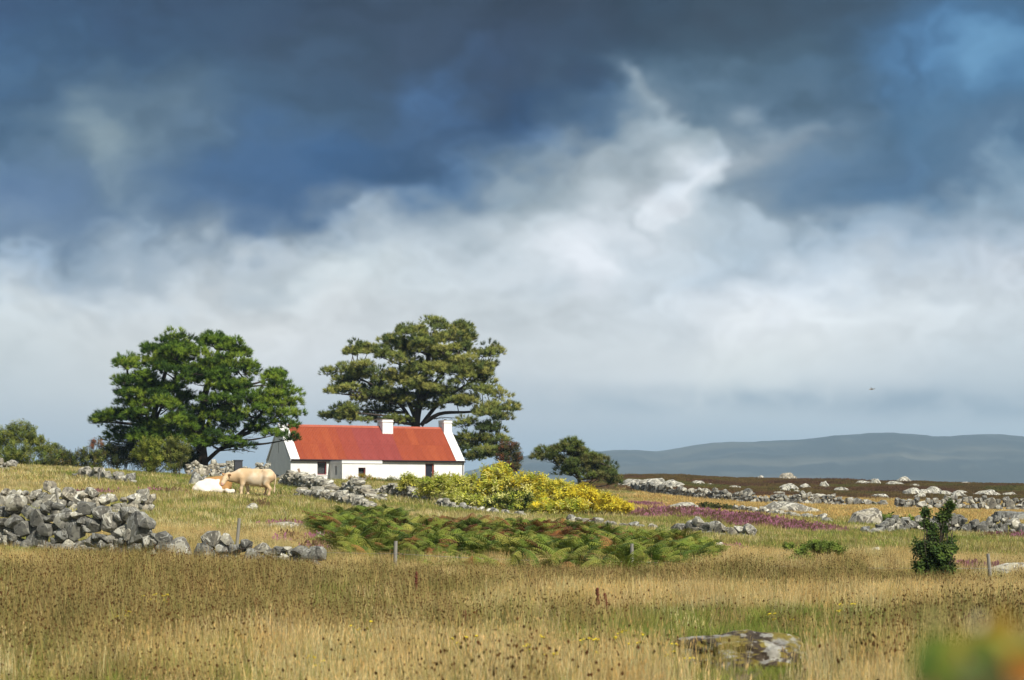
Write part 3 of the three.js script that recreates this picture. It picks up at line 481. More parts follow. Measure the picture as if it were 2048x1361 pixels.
{ // pale rocks on the moor, each with its own place
  const r = rng(99), spots = [[1262, 236, 3.4, 0.9], [1290, 232, 4.2, 1.0], [1310, 250, 2.6, 0.8], [1338, 244, 3.2, 0.8], [1352, 236, 2.4, 0.9], [1300, 226, 3.6, 0.9], [1278, 246, 2.6, 0.6], [1392, 262, 2.0, 0.6], [1418, 266, 1.8, 0.5], [1470, 258, 1.7, 0.5], [1522, 322, 1.3, 0.9], [1548, 320, 2.6, 0.5], [1578, 262, 2.3, 0.9], [1570, 252, 1.3, 0.7], [1612, 266, 1.6, 0.6], [1594, 244, 1.1, 0.5], [1648, 270, 1.2, 0.8], [1684, 262, 1.8, 0.8], [1735, 296, 2.2, 0.9], [1752, 300, 1.7, 1.1], [1722, 288, 2.4, 0.5], [1792, 288, 3.4, 0.7], [1806, 300, 2.4, 1.1], [1830, 282, 1.6, 0.5], [1850, 250, 2.6, 0.9], [1868, 256, 3.0, 1.0], [1888, 250, 2.0, 0.6], [1828, 246, 2.4, 1.0], [1842, 238, 1.4, 0.8], [1920, 266, 2.2, 0.5], [1918, 244, 1.8, 0.8], [1972, 254, 3.2, 0.8], [2020, 258, 2.4, 0.5], [1930, 316, 2.0, 0.5], [1560, 236, 1.4, 0.4], [1640, 228, 1.8, 0.5], [1760, 232, 2.2, 0.6], [2090, 262, 2.6, 0.8]];
  const ord = ['first', 'second', 'third', 'fourth', 'fifth', 'sixth', 'seventh', 'eighth', 'ninth', 'tenth'], zones = [[1375, 'in the pale cluster at the far wall\'s start'], [1500, 'on the moor short of the skyline boulder'], [1630, 'around the square skyline boulder'], [1715, 'on the moor just past the skyline boulder'], [1815, 'on the mid-moor skyline group'], [1900, 'in the big slab group above the wall gap'], [9999, 'on the moor toward the right edge']];
  const zoneOf = (px) => zones.findIndex((z) => px < z[0]), sizeOf = (w, h) => w > 3 ? 'long pale rock' : h / w > 0.52 ? 'stubby pale rock' : w < 1.7 ? 'small pale rock' : 'flat pale rock';
  spots.sort((a, b) => a[0] - b[0]).forEach(([px, d, w, h], i) => { const z = zoneOf(px), k = spots.slice(0, i).filter((q) => zoneOf(q[0]) === z).length; boulder(`${sizeOf(w, h)} ${zones[z][1]}, ${ord[k]} from left`, px, d, w * 1.05, h * 1.25, w * 0.7, { lift: 0.15, rough: 0.3, mat: i % 3 ? stoneMats[4] : stoneMats[0], seed: 200 + i, detail: 3, yaw: r() * 0.8 - 0.4, group: 'pale rocks on the moor', name: 'moor_rock' }); });
}

// ------------------------------------------------------------------ fence posts
const postWood = std(0.34, 0.32, 0.27, 0.95, { map: dataTexture(128, (u, v) => 0.75 + 0.3 * tileNoise(u, v * 0.1, 16, 3, 3)) });
const postSpots = [
  [470, 49.5, 1.25, 0.05, 0.1, 'slim grey post leaning behind the low run of wall'], [790, 45, 0.8, 0, 0.02, 'pale fence post standing in rushes in front of the bracken'], [1265, 45.5, 0.8, 0.02, -0.02, 'pale fence post at the right-hand end of the bracken'],
  [1983, 48, 0.85, 0, -0.1, 'stout fence post beside the long rock slab'], [124, 66.5, 1.4, 0, -0.16, 'pale stake leaning between the two left-hand walls'], [453, 122, 1.5, 0, 0, 'short stake near the dark box behind the cows'], [196, 103, 0.7, 0, 0.1, 'pale stub of post at the low wall scrap'],
];
for (const [px, d, h, tx, tz, label] of postSpots) {
  const g = new THREE.CylinderGeometry(0.045, 0.05, h + 0.3, 9, 4); const p = g.attributes.position, r = rng(px); for (let i = 0; i < p.count; i++) { p.setX(i, p.getX(i) * (1 + (r() - 0.5) * 0.14)); p.setZ(i, p.getZ(i) * (1 + (r() - 0.5) * 0.14)); } g.translate(0, h / 2 - 0.15, 0); g.computeVertexNormals();
  const m = mesh('fence_post', g, postWood); m.position.copy(onGround(px, d)); m.rotation.set(tx, 0, -tz); tag(m, label, 'fence post', 'fence posts in the fields');
}
{ const a = inSpace(790, 1108, 45), b = inSpace(1265, 1124, 45.5), c = inSpace(1983, 1138, 48), e = inSpace(2250, 1150, 49), l = inSpace(420, 1092, 46), wire = std(0.3, 0.29, 0.28, 0.5, { metalness: 0.7 });
  const pts = []; for (const [p, q] of [[l, a], [a, b], [b, c], [c, e]]) for (let i = 0; i < 6; i++) { const w = p.clone().lerp(q, i / 6); w.y -= Math.sin(Math.PI * i / 6) * 0.05; w.z += 0.055; pts.push(w); } pts.push(e);
  tag(mesh('fence_wire', new THREE.TubeGeometry(new THREE.CatmullRomCurve3(pts), 90, 0.0035, 4), wire), 'thin sagging wire strung between the fence posts', 'wire'); }
{ const t = thing('storage_box', 'dark square box against the field wall behind the cows', 'box', onGround(476, 124)), m = std(0.03, 0.032, 0.04, 0.6); mesh('body', box(-0.26, 0.26, -0.1, 1.55, -0.26, 0.26), m, t); mesh('lid', box(-0.3, 0.3, 1.553, 1.62, -0.3, 0.3), m, t); t.rotation.y = 0.3; }
{ // a bird on the wing
  const b = thing('bird', 'small dark bird flying over the far hills', 'bird', inSpace(1744, 779, 95)), m = std(0.04, 0.035, 0.035, 0.8), pale = std(0.3, 0.26, 0.2, 0.9);
  const body = new THREE.LatheGeometry([[0, -0.15], [0.012, -0.14], [0.02, -0.09], [0.033, -0.02], [0.03, 0.05], [0.018, 0.09], [0.02, 0.115], [0.012, 0.14], [0, 0.16]].map((p) => new THREE.Vector2(...p)), 10); body.rotateZ(Math.PI / 2); mesh('body', body, pale, b);
  for (const s of [-1, 1]) { const t = new Tris(), c = [1, 1, 1], A = V3(-0.04, 0.01, s * 0.02), B = V3(0.05, 0.01, s * 0.02), C2 = V3(0.08, 0.06, s * 0.16), D2 = V3(0.0, 0.06, s * 0.17), E = V3(0.1, 0.05, s * 0.33); t.quad(A, B, D2, C2, c); t.tri(C2, D2, E, c); mesh('wing', t.geo(), m, b); }
  { const t = new Tris(), c = [1, 1, 1]; t.quad(V3(0.12, 0, -0.012), V3(0.22, 0, -0.04), V3(0.22, 0, 0.04), V3(0.12, 0, 0.012), c); mesh('tail', t.geo(), m, b); }
  b.rotation.set(0.15, 0.2, 0.05);
}

// ------------------------------------------------------------------ pines
const barkTex = dataTexture(128, (u, v) => 0.7 + 0.35 * tileNoise(u, v * 0.3, 14, 6, 4));
const bark = std(0.075, 0.055, 0.042, 0.97, { map: barkTex }), twigMat = std(0.1, 0.08, 0.06, 0.97);
function pineTuft(seed, needles, len) {   // one shoot of long needles, about a unit long
  const r = rng(seed), t = new Tris();
  for (let i = 0; i < needles; i++) {
    const a = r() * 6.283, up = 0.25 + r() * 0.75, y0 = r() * 0.55, d = V3(Math.cos(a) * (1.05 - up * 0.6), up, Math.sin(a) * (1.05 - up * 0.6)).normalize(), s = V3(-Math.sin(a), 0.2, Math.cos(a)).multiplyScalar(0.045);
    const b = V3(0, y0, 0), e = b.clone().addScaledVector(d, len * (0.7 + r() * 0.6)), k = 0.85 + r() * 0.3;
    t.tri(b.clone().sub(s), b.clone().add(s), e, [k, k, k]);
  }
  return t.geo();
}
const tuftGeos = [pineTuft(1, 26, 0.62), pineTuft(2, 26, 0.7)], needleMat = leafy(0.1, { vertexColors: true });
// pads: [px, row, half width, half height, depth offset in metres, darker share]
function pine(name, label, o) {
  const r = rng(o.seed), d = o.d, base = onGround(o.foot, d, -0.15), g = thing(name, label, 'tree', base, o.group), rel = (p) => p.sub(base);
  const trunkPts = [V3(0, 0, 0), ...o.trunk.map(([px, row, dz = 0]) => rel(inSpace(px, row, d + dz)))], curve = new THREE.CatmullRomCurve3(trunkPts);
  mesh('trunk', taperTube(trunkPts, o.girth, o.girth * 0.25, 9, 4), bark, g);
  const limbs = (o.limbs ?? []).map((l) => { const pts = l.map(([px, row, dz = 0]) => rel(inSpace(px, row, d + dz))); return [taperTube(pts, o.girth * 0.36, o.girth * 0.1, 7, 4), new THREE.CatmullRomCurve3(pts)]; });
  const wood = limbs.map((l) => l[0]), ways = [curve, ...limbs.map((l) => l[1])], spots = [[], []], span = o.reach ?? 3.2;
  const pads = [];
  for (const p of o.pads) { const dz = p[4] ?? (r() * 2 - 1) * span * 0.6; pads.push([p[0], p[1], p[2], p[3], dz]); if (r() < (o.fill ?? 0.6)) pads.push([p[0] + (r() - 0.5) * p[2], p[1] + (r() - 0.3) * p[3] * 0.8, p[2] * 0.85, p[3] * 0.8, dz > 0 ? dz - span : dz + span]); }
  for (const [px, row, rx, ry, dz] of pads) {
    const dd = d + dz, c = rel(inSpace(px, row, dd)), k = dd / F, ax = rx * k * 0.9, ay = ry * k * 0.92, az = Math.max(0.7, ax * 0.8);
    // limb from the nearest lower point of the trunk or a big limb
    let best = null, near = 1e9;
    for (const w of ways) for (let i = 0; i <= 12; i++) { const q = w.getPoint(i / 12), gap = q.distanceTo(c) + Math.max(0, q.y - c.y + 0.3) * 3 + (12 - i) * 0.03; if (gap < near) { near = gap; best = q; } }
    const m = best.clone().lerp(c, 0.55); m.y += (c.y - best.y) * -0.12 + (r() - 0.5) * 0.3; m.x += (r() - 0.5) * 0.4; m.z += (r() - 0.5) * 0.4;
    wood.push(taperTube([best, m, c.clone().add(V3(0, -ay * 0.3, 0))], clamp(0.035 + near * 0.018, 0.04, o.girth * 0.5), 0.025, 5, 4));
    const size = o.tuft ?? 0.36, clumps = Math.round((ax * ay + ax * az + ay * az) * (o.dense ?? 1.9)) + 2;
    for (let k2 = 0; k2 < clumps; k2++) {
     const w = V3(r() * 2 - 1, r() * 2 - 1, r() * 2 - 1); if (w.lengthSq() > 1 || (w.y < -0.5 && r() < 0.7)) { k2--; continue; }
     w.normalize().multiplyScalar(Math.pow(r(), 0.3)); const cx = c.x + w.x * ax, cy = c.y + w.y * ay - w.x * w.x * ay * (o.droop ?? 0.35), cz = c.z + w.z * az, R = size * (1.0 + r() * 1.2), col = o.colors[Math.floor(r() * o.colors.length)];
     for (let i = 0; i < 26; i++) {
      const v = V3(r() * 2 - 1, r() * 1.25 - 0.25, r() * 2 - 1).normalize(), p = V3(cx + v.x * R, cy + v.y * R * 0.55, cz + v.z * R), dir = V3(v.x * 0.9 + w.x * 0.3, 0.55 + v.y * 0.5, v.z * 0.9 + w.z * 0.3).add(V3((r() - 0.5) * 0.5, (r() - 0.5) * 0.3, (r() - 0.5) * 0.5)).normalize();
      const q = new THREE.Quaternion().setFromUnitVectors(UPV, dir).multiply(spin(r() * 6.283)), s = size * (0.8 + r() * 0.5);
      spots[i & 1].push([place(p.x, p.y, p.z, q, s), tint(col, r, 0.22)]);
      if (i < 3) wood.push(taperTube([c.clone().add(V3(0, -ay * 0.25, 0)), c.clone().lerp(p, 0.5).add(V3(0, -0.1, 0)), p], 0.022, 0.008, 3, 1));
     }
    }
  }
  for (const [px, row, px2, row2, dz = 0] of o.bare ?? []) { const a = rel(inSpace(px, row, d + dz)), b = rel(inSpace(px2, row2, d + dz)); for (let i = 0; i < 9; i++) { const t = 0.2 + r() * 0.7, s = a.clone().lerp(b, t), e = s.clone().add(V3((r() - 0.3) * 1.6 * Math.sign(b.x - a.x), (r() - 0.45) * 0.7, (r() - 0.5) * 1.4)); wood.push(taperTube([s, s.clone().lerp(e, 0.5).add(V3(0, 0.1, 0)), e], 0.022, 0.006, 3, 2)); } wood.push(taperTube([a, a.clone().lerp(b, 0.5).add(V3(0, 0.15, 0)), b], 0.06, 0.015, 5, 3)); }
  mesh('branches', mergeGeometries(wood), bark, g);
  const crown = new THREE.Group(); crown.name = 'crown'; g.add(crown);
  spots.forEach((s, i) => { const m = instances('needles', tuftGeos[i], needleMat, s, crown); m.userData.kind = 'stuff'; });
  return g;
}
const pineGreen = [[0.105, 0.18, 0.02], [0.155, 0.235, 0.024], [0.062, 0.115, 0.016], [0.2, 0.27, 0.03], [0.04, 0.08, 0.013]], pineGrey = [[0.21, 0.245, 0.055], [0.27, 0.285, 0.065], [0.13, 0.165, 0.042], [0.32, 0.32, 0.085], [0.075, 0.105, 0.03]];
pine('pine_tree', 'dark green pine with a low branch reaching far out over the bushes', {
  seed: 71, d: 137, foot: 303, girth: 0.34, trunk: [[304, 880], [306, 840], [318, 790, 0.3], [335, 730], [350, 685]], limbs: [[[305, 850], [285, 820], [262, 790], [255, 740]], [[308, 845], [330, 800, -1], [360, 750, -1.2], [378, 715, -1]]], colors: pineGreen, group: 'pine trees around the cottage',
  pads: [[338, 683, 34, 17, 0], [312, 703, 34, 18, -1.2], [368, 694, 26, 16, -0.6], [386, 714, 28, 20, -2], [352, 716, 38, 20, -2.4], [276, 727, 28, 16, -0.5], [252, 729, 16, 11, 0.8], [318, 738, 36, 16, -2.2], [350, 752, 32, 15, -2.6], [390, 745, 24, 15, -2.4], [282, 760, 36, 14, 1.5], [250, 762, 16, 9, 0.4], [246, 792, 24, 9, 0.6], [272, 784, 26, 11, -1.5], [304, 802, 36, 14, -3], [330, 812, 28, 15, -3], [342, 778, 18, 10, 1.2], [262, 808, 26, 10, -1], [214, 838, 22, 8, -0.6], [236, 833, 26, 9, -1], [200, 842, 10, 5, -0.4], [268, 838, 26, 8, 1], [295, 850, 24, 8, -1.5], [286, 866, 26, 7, 1.4], [330, 858, 26, 11, -2], [352, 845, 20, 9, 0.5], [262, 880, 26, 8, 1.6], [226, 880, 20, 6, 1.8], [330, 730, 46, 20, 2], [300, 780, 44, 14, 2.2], [350, 800, 30, 14, 2], [358, 830, 24, 12, -0.5], [282, 826, 26, 9, 0.5], [240, 862, 24, 7, 0.8], [320, 880, 30, 9, 1]],
  bare: [[306, 860, 245, 818], [320, 830, 372, 800], [305, 880, 240, 872]],
});
pine('pine_tree', 'broad pine forking low beside the gable and overhanging the cottage roof', {
  seed: 72, d: 139, foot: 404, girth: 0.5, trunk: [[405, 925], [402, 890], [402, 840], [408, 800], [420, 750, 0.4], [436, 700]], limbs: [[[410, 925], [438, 900], [470, 878], [505, 862], [545, 845]], [[408, 860], [432, 822], [470, 790], [500, 770]], [[450, 892], [500, 850, -1.4], [545, 800, -1.6], [565, 770, -1.2]], [[402, 860], [388, 845, -1], [372, 850, -1.5]]], colors: pineGreen, group: 'pine trees around the cottage',
  pads: [[436, 686, 36, 17, 0], [462, 694, 22, 15, -0.8], [408, 690, 22, 15, -0.6], [424, 716, 34, 20, -1.8], [462, 722, 32, 20, -1.6], [478, 706, 12, 12, 0], [490, 746, 20, 17, -0.6], [444, 748, 36, 18, -2.6], [408, 770, 30, 13, -2.4], [484, 774, 24, 14, -1.6], [446, 776, 30, 14, -2.6], [430, 800, 28, 12, -2.8], [462, 806, 34, 14, -2.8], [498, 800, 28, 14, -2.4], [556, 752, 20, 12, 0], [548, 770, 26, 14, -0.8], [530, 790, 30, 13, -1.6], [568, 786, 22, 14, -0.4], [586, 806, 14, 12, 0], [556, 808, 34, 13, -1.8], [516, 822, 34, 11, -2.4], [590, 830, 16, 7, -0.4], [562, 832, 32, 10, -2], [482, 836, 30, 11, -2.2], [528, 846, 26, 7, -1.6], [574, 852, 16, 7, -2.2], [578, 878, 17, 6, -3.4], [548, 870, 13, 5, -2.6], [452, 850, 20, 8, 0.6], [390, 862, 28, 15, -2.2], [366, 872, 24, 13, -1.8], [392, 888, 22, 11, -2.6], [456, 888, 24, 8, -1.8], [482, 894, 16, 5, -1.4], [420, 884, 16, 7, 0.8], [440, 740, 44, 20, 2], [470, 780, 40, 16, 2], [520, 806, 40, 14, 1.6], [440, 820, 30, 12, 2.2], [382, 820, 26, 13, -1], [422, 836, 24, 10, 1], [374, 798, 22, 12, 1.5], [500, 860, 28, 6, -1], [442, 866, 24, 7, 0.5], [376, 842, 22, 9, 0.5]],
  bare: [[440, 902, 510, 905, -0.5], [470, 880, 535, 862, 0.3], [405, 840, 350, 818], [440, 880, 500, 886]],
});
pine('pine_tree', 'tall spreading grey-green pine rising behind the cottage chimneys', {
  seed: 73, d: 174, foot: 830, girth: 0.62, trunk: [[831, 880], [832, 840], [840, 800], [848, 760], [858, 710], [868, 665]], limbs: [[[842, 852], [862, 825], [885, 800], [925, 775], [965, 750]], [[826, 850], [805, 815], [780, 790], [745, 770], [705, 752]], [[850, 845], [880, 828, -1], [930, 825, -1], [985, 822]], [[832, 840], [812, 790, 1], [800, 730, 0.5], [800, 685]], [[846, 800], [875, 760, -1.5], [915, 710, -1.5], [930, 680]], [[850, 860], [900, 870], [950, 890], [990, 900]]], colors: pineGrey, reach: 4, tuft: 0.4, dense: 1.5, group: 'pine trees around the cottage',
  pads: [[872, 655, 40, 13, 0], [806, 662, 30, 13, 0.3], [840, 668, 40, 16, -1.2], [922, 660, 16, 14, -0.6], [935, 672, 12, 12, 0], [900, 676, 36, 16, -1.6], [784, 682, 24, 14, 0], [836, 692, 46, 18, -2.6], [884, 702, 40, 18, -3], [930, 696, 22, 15, -1.2], [736, 702, 26, 10, -0.4], [716, 692, 10, 5, -0.4], [704, 706, 8, 4, 0], [764, 712, 32, 14, -1.4], [800, 722, 34, 16, -2.6], [980, 702, 17, 10, 0], [964, 712, 16, 10, -0.6], [848, 732, 36, 18, -3.4], [922, 730, 34, 17, -2.2], [968, 732, 24, 15, -0.8], [884, 750, 34, 16, -3.4], [730, 738, 34, 13, -1.6], [690, 742, 20, 9, -0.4], [662, 745, 16, 5, 0], [706, 760, 34, 11, -0.8], [768, 754, 38, 15, -2], [820, 764, 34, 14, -2.8], [864, 778, 28, 14, -3.2], [926, 762, 30, 13, -2.4], [972, 758, 22, 11, -1], [692, 778, 26, 8, 0.6], [676, 786, 18, 6, 0.4], [740, 778, 32, 10, 1.4], [790, 790, 34, 10, 2], [690, 818, 30, 9, 0.4], [668, 834, 26, 9, 0], [720, 836, 40, 11, 0.8], [762, 824, 30, 10, 1.6], [790, 842, 26, 8, 2], [964, 782, 28, 10, -2], [1000, 792, 16, 5, 0], [944, 806, 32, 10, -2.4], [990, 812, 26, 9, -1], [1018, 818, 10, 6, 0], [966, 826, 36, 10, -2], [1004, 838, 18, 9, -0.6], [934, 850, 26, 9, -2], [966, 856, 34, 11, -1.6], [950, 880, 36, 11, -2], [984, 886, 30, 11, -1], [930, 896, 20, 9, -1.4], [962, 904, 34, 9, -1.6], [942, 918, 22, 6, -1.2], [986, 908, 22, 10, -0.6], [830, 782, 54, 16, 2.8], [884, 790, 46, 14, 2.8], [778, 806, 44, 14, 2.6], [920, 800, 36, 12, 2.4], [740, 796, 40, 12, 2], [850, 812, 30, 8, 3.2], [800, 760, 50, 18, 2.2], [880, 730, 60, 20, 2.4], [840, 700, 60, 20, 2.2], [940, 740, 40, 16, 2]],
  bare: [[850, 840, 930, 838], [838, 845, 770, 805], [845, 820, 905, 790], [828, 850, 792, 835], [940, 870, 905, 845]],
});
pine('pine_tree', 'small wind-bent pine standing behind the yellow bushes', {
  seed: 74, d: 140, foot: 1160, girth: 0.2, trunk: [[1158, 960], [1148, 935], [1142, 910], [1148, 893]], limbs: [[[1152, 950], [1175, 925], [1200, 925], [1218, 935]], [[1146, 930], [1120, 918], [1095, 910], [1080, 912]]], colors: [[0.12, 0.15, 0.03], [0.09, 0.12, 0.03], [0.15, 0.15, 0.045]], reach: 1.4, tuft: 0.34, group: 'pine trees around the cottage', fill: 0.5,
  pads: [[1138, 892, 16, 6], [1152, 896, 18, 8], [1122, 902, 14, 5], [1098, 908, 22, 7], [1080, 916, 12, 6], [1160, 908, 22, 8], [1106, 924, 22, 8], [1138, 928, 26, 7], [1174, 920, 16, 6], [1194, 922, 20, 9], [1210, 936, 20, 9], [1180, 938, 26, 9], [1220, 950, 16, 9], [1150, 946, 30, 9], [1196, 956, 26, 9], [1226, 966, 10, 6]],
  bare: [[1145, 905, 1102, 890], [1148, 900, 1130, 882]],
});

// ------------------------------------------------------------------ broad-leaved shrubs
function leafSpray(seed, leaves, size, slim = 0.5) {   // a short twig with leaves, about a unit across
  const r = rng(seed), t = new Tris();
  for (let i = 0; i < leaves; i++) {
    const a = i * 2.4 + r(), y = -0.35 + 0.8 * i / leaves, up = 0.2 + r() * 0.6, d = V3(Math.cos(a), up, Math.sin(a)).normalize(), s = V3(-Math.sin(a), (r() - 0.5) * 0.6, Math.cos(a)).normalize().multiplyScalar(size * slim * 0.5), b = V3(0, y, 0).addScaledVector(d, 0.1), l = size * (0.75 + r() * 0.5), k = 0.82 + r() * 0.36;
    const m = b.clone().addScaledVector(d, l * 0.45), e = b.clone().addScaledVector(d, l).add(V3(0, -l * 0.15, 0));
    t.tri(b, m.clone().add(s), e, [k, k, k * 0.95]); t.tri(b, e, m.clone().sub(s), [k * 0.95, k * 0.95, k * 0.9]);
  }
  return t.geo();
}
const sprayFine = leafSpray(3, 16, 0.36, 0.42), sprayBroad = leafSpray(4, 12, 0.5, 0.62), sprayLong = leafSpray(5, 12, 0.62, 0.34), leafMat = leafy(0.42, { vertexColors: true });
// lumps: [px, row, half width, half height, dz]
function shrub(name, label, o) {
  const r = rng(o.seed), d = o.d, base = onGround(o.foot, d, -0.1), g = thing(name, label, o.category ?? 'shrub', base, o.group), spots = [], wood = [];
  for (const [px, row, rx, ry, dz = 0] of o.lumps) {
    const dd = d + dz, c = inSpace(px, row, dd).sub(base), k = dd / F, ax = rx * k, ay = ry * k, az = ax * 0.85, n = Math.round((o.dense ?? 130) * (ax * ay + ax * az + ay * az) * 0.55 / Math.pow((o.spray ?? 0.4) / 0.4, 2)) + 10;
    for (let i = 0; i < n; i++) {
      const v = V3(r() * 2 - 1, r() * 2 - 1, r() * 2 - 1); if (v.lengthSq() > 1) { i--; continue; }
      v.normalize().multiplyScalar(Math.pow(r(), 0.4) * (0.85 + 0.4 * noise3(v.x * 2.5 + px, v.y * 2.5 + row, v.z * 2.5)));
      const p = V3(c.x + v.x * ax, c.y + v.y * ay, c.z + v.z * az), dir = V3(v.x * 0.8, 0.7 + v.y * 0.4, v.z * 0.8).add(V3((r() - 0.5), (r() - 0.5) * 0.5, (r() - 0.5))).normalize(), q = new THREE.Quaternion().setFromUnitVectors(UPV, dir).multiply(spin(r() * 6.283));
      const y = groundAt(p.x + base.x, p.z + base.z) - base.y; if (p.y < y + 0.02) p.y = y + r() * 0.25;
      spots.push([place(p.x, p.y, p.z, q, (o.spray ?? 0.4) * (0.7 + r() * 0.6)), tint(o.colors[Math.floor(r() * o.colors.length)], r, 0.22)]);
    }
    for (let i = 0; i < (o.stems ?? 3); i++) { const e = V3(c.x + (r() - 0.5) * ax * 1.3, c.y + ay * (0.2 + r() * 0.75), c.z + (r() - 0.5) * az), s = V3(c.x * 0.45 + (r() - 0.5) * 0.3, 0, (c.z * 0.45) + (r() - 0.5) * 0.3); s.y = groundAt(s.x + base.x, s.z + base.z) - base.y - 0.05; wood.push(taperTube([s, s.clone().lerp(e, 0.5).add(V3((r() - 0.5) * 0.3, 0.15, (r() - 0.5) * 0.3)), e], 0.012 + 0.012 * ay, 0.008, 4, 3)); }
  }
  for (const [px, row, px2, row2, dz = 0] of o.sticks ?? []) wood.push(taperTube([inSpace(px, row, d + dz).sub(base), inSpace((px + px2) / 2 + 1, (row + row2) / 2, d + dz).sub(base), inSpace(px2, row2, d + dz).sub(base)], 0.03, 0.012, 5, 3));
  mesh('stems', mergeGeometries(wood), o.wood ?? twigMat, g);
  const m = instances('foliage', o.geo ?? sprayFine, leafMat, spots, g); m.userData.kind = 'stuff';
  blocked.push([base.x, base.z, 0.5]);
  return g;
}
const olive = [[0.2, 0.24, 0.04], [0.26, 0.27, 0.05], [0.15, 0.19, 0.035]], darkLeaf = [[0.04, 0.06, 0.015], [0.06, 0.075, 0.02], [0.05, 0.05, 0.02]], yellow = [[0.8, 0.66, 0.05], [0.84, 0.69, 0.05], [0.72, 0.65, 0.08]], lime = [[0.58, 0.6, 0.08], [0.7, 0.68, 0.14], [0.38, 0.45, 0.05], [0.78, 0.74, 0.28]], mid = [[0.06, 0.11, 0.02], [0.09, 0.145, 0.024], [0.04, 0.075, 0.014]];
shrub('round_bush', 'round olive bush at the photo\'s left edge on the hill crest', { seed: 1, d: 134, foot: 40, colors: olive, lumps: [[40, 868, 40, 28], [70, 885, 30, 22], [0, 880, 36, 30], [92, 906, 22, 20, -1], [30, 910, 50, 24, -1.4], [-40, 895, 50, 36], [112, 900, 14, 14], [20, 932, 56, 12, -0.5], [86, 932, 34, 11, -0.5], [-40, 930, 40, 14]], stems: 4 });
shrub('low_hedge', 'low mixed scrub between the round bush and the first pine', { seed: 2, d: 131, foot: 130, colors: [...olive, ...darkLeaf, [0.16, 0.13, 0.04]], lumps: [[120, 914, 22, 18], [145, 918, 22, 16], [168, 912, 18, 18], [192, 914, 18, 16], [100, 924, 22, 12, -1], [130, 934, 30, 9], [180, 934, 30, 9]], sticks: [[150, 925, 156, 893], [178, 920, 190, 880], [136, 925, 140, 898], [57, 930, 60, 905]] });
shrub('dark_thicket', 'thicket under the first pine, with shade put into its dark leaf colours', { seed: 3, d: 136.5, foot: 235, colors: [[0.045, 0.065, 0.016], [0.06, 0.08, 0.02], [0.055, 0.055, 0.02]], dense: 110, spray: 0.5, lumps: [[300, 900, 30, 20, 2], [342, 902, 30, 22, 2], [380, 908, 22, 20, 2.4], [262, 898, 26, 22, 2], [222, 906, 20, 20, 1], [238, 926, 30, 12], [300, 926, 40, 12, 1], [366, 928, 32, 12, 2], [212, 900, 18, 18], [232, 902, 22, 22], [256, 912, 22, 20], [196, 916, 16, 14], [286, 915, 26, 16, 1], [330, 915, 30, 14, 1.5], [366, 905, 20, 12, 1.5]] });  // leaf colours darkened to stand for the shade below the pine
shrub('rowan_sapling', 'thin sapling with reddish leaves poking above the scrub', { seed: 4, d: 133, foot: 186, colors: [[0.22, 0.12, 0.05], [0.18, 0.13, 0.05], [0.28, 0.1, 0.05]], dense: 14, lumps: [[190, 884, 12, 8], [200, 890, 10, 8], [182, 892, 8, 8]], sticks: [[186, 935, 196, 878]] });
shrub('willow_bush', 'fresh olive bush in front of the pine trunks, left of its pair', { seed: 5, d: 124, foot: 300, colors: [[0.25, 0.29, 0.04], [0.3, 0.31, 0.05], [0.18, 0.23, 0.035]], lumps: [[292, 892, 24, 16], [312, 888, 20, 14], [280, 910, 18, 14], [306, 912, 24, 16], [300, 934, 18, 14]], group: 'pair of olive bushes before the pines' });
shrub('willow_bush', 'duller olive bush in front of the pine trunks, right of its pair', { seed: 6, d: 124.5, foot: 352, colors: [[0.2, 0.23, 0.045], [0.25, 0.25, 0.06], [0.15, 0.18, 0.035]], lumps: [[346, 890, 22, 18], [364, 898, 18, 16], [340, 912, 22, 16], [362, 916, 18, 14], [346, 934, 18, 14]], group: 'pair of olive bushes before the pines' });
shrub('rowan_tree', 'small rowan with rust-red leaf tips beside the tall pine', { seed: 7, d: 168, foot: 1018, category: 'tree', colors: [[0.09, 0.1, 0.03], [0.12, 0.1, 0.035], [0.2, 0.075, 0.03], [0.07, 0.09, 0.03]], lumps: [[1012, 896, 20, 16], [1028, 900, 16, 18], [1034, 918, 14, 14], [1008, 914, 22, 14], [1020, 934, 26, 14]], spray: 0.5 });
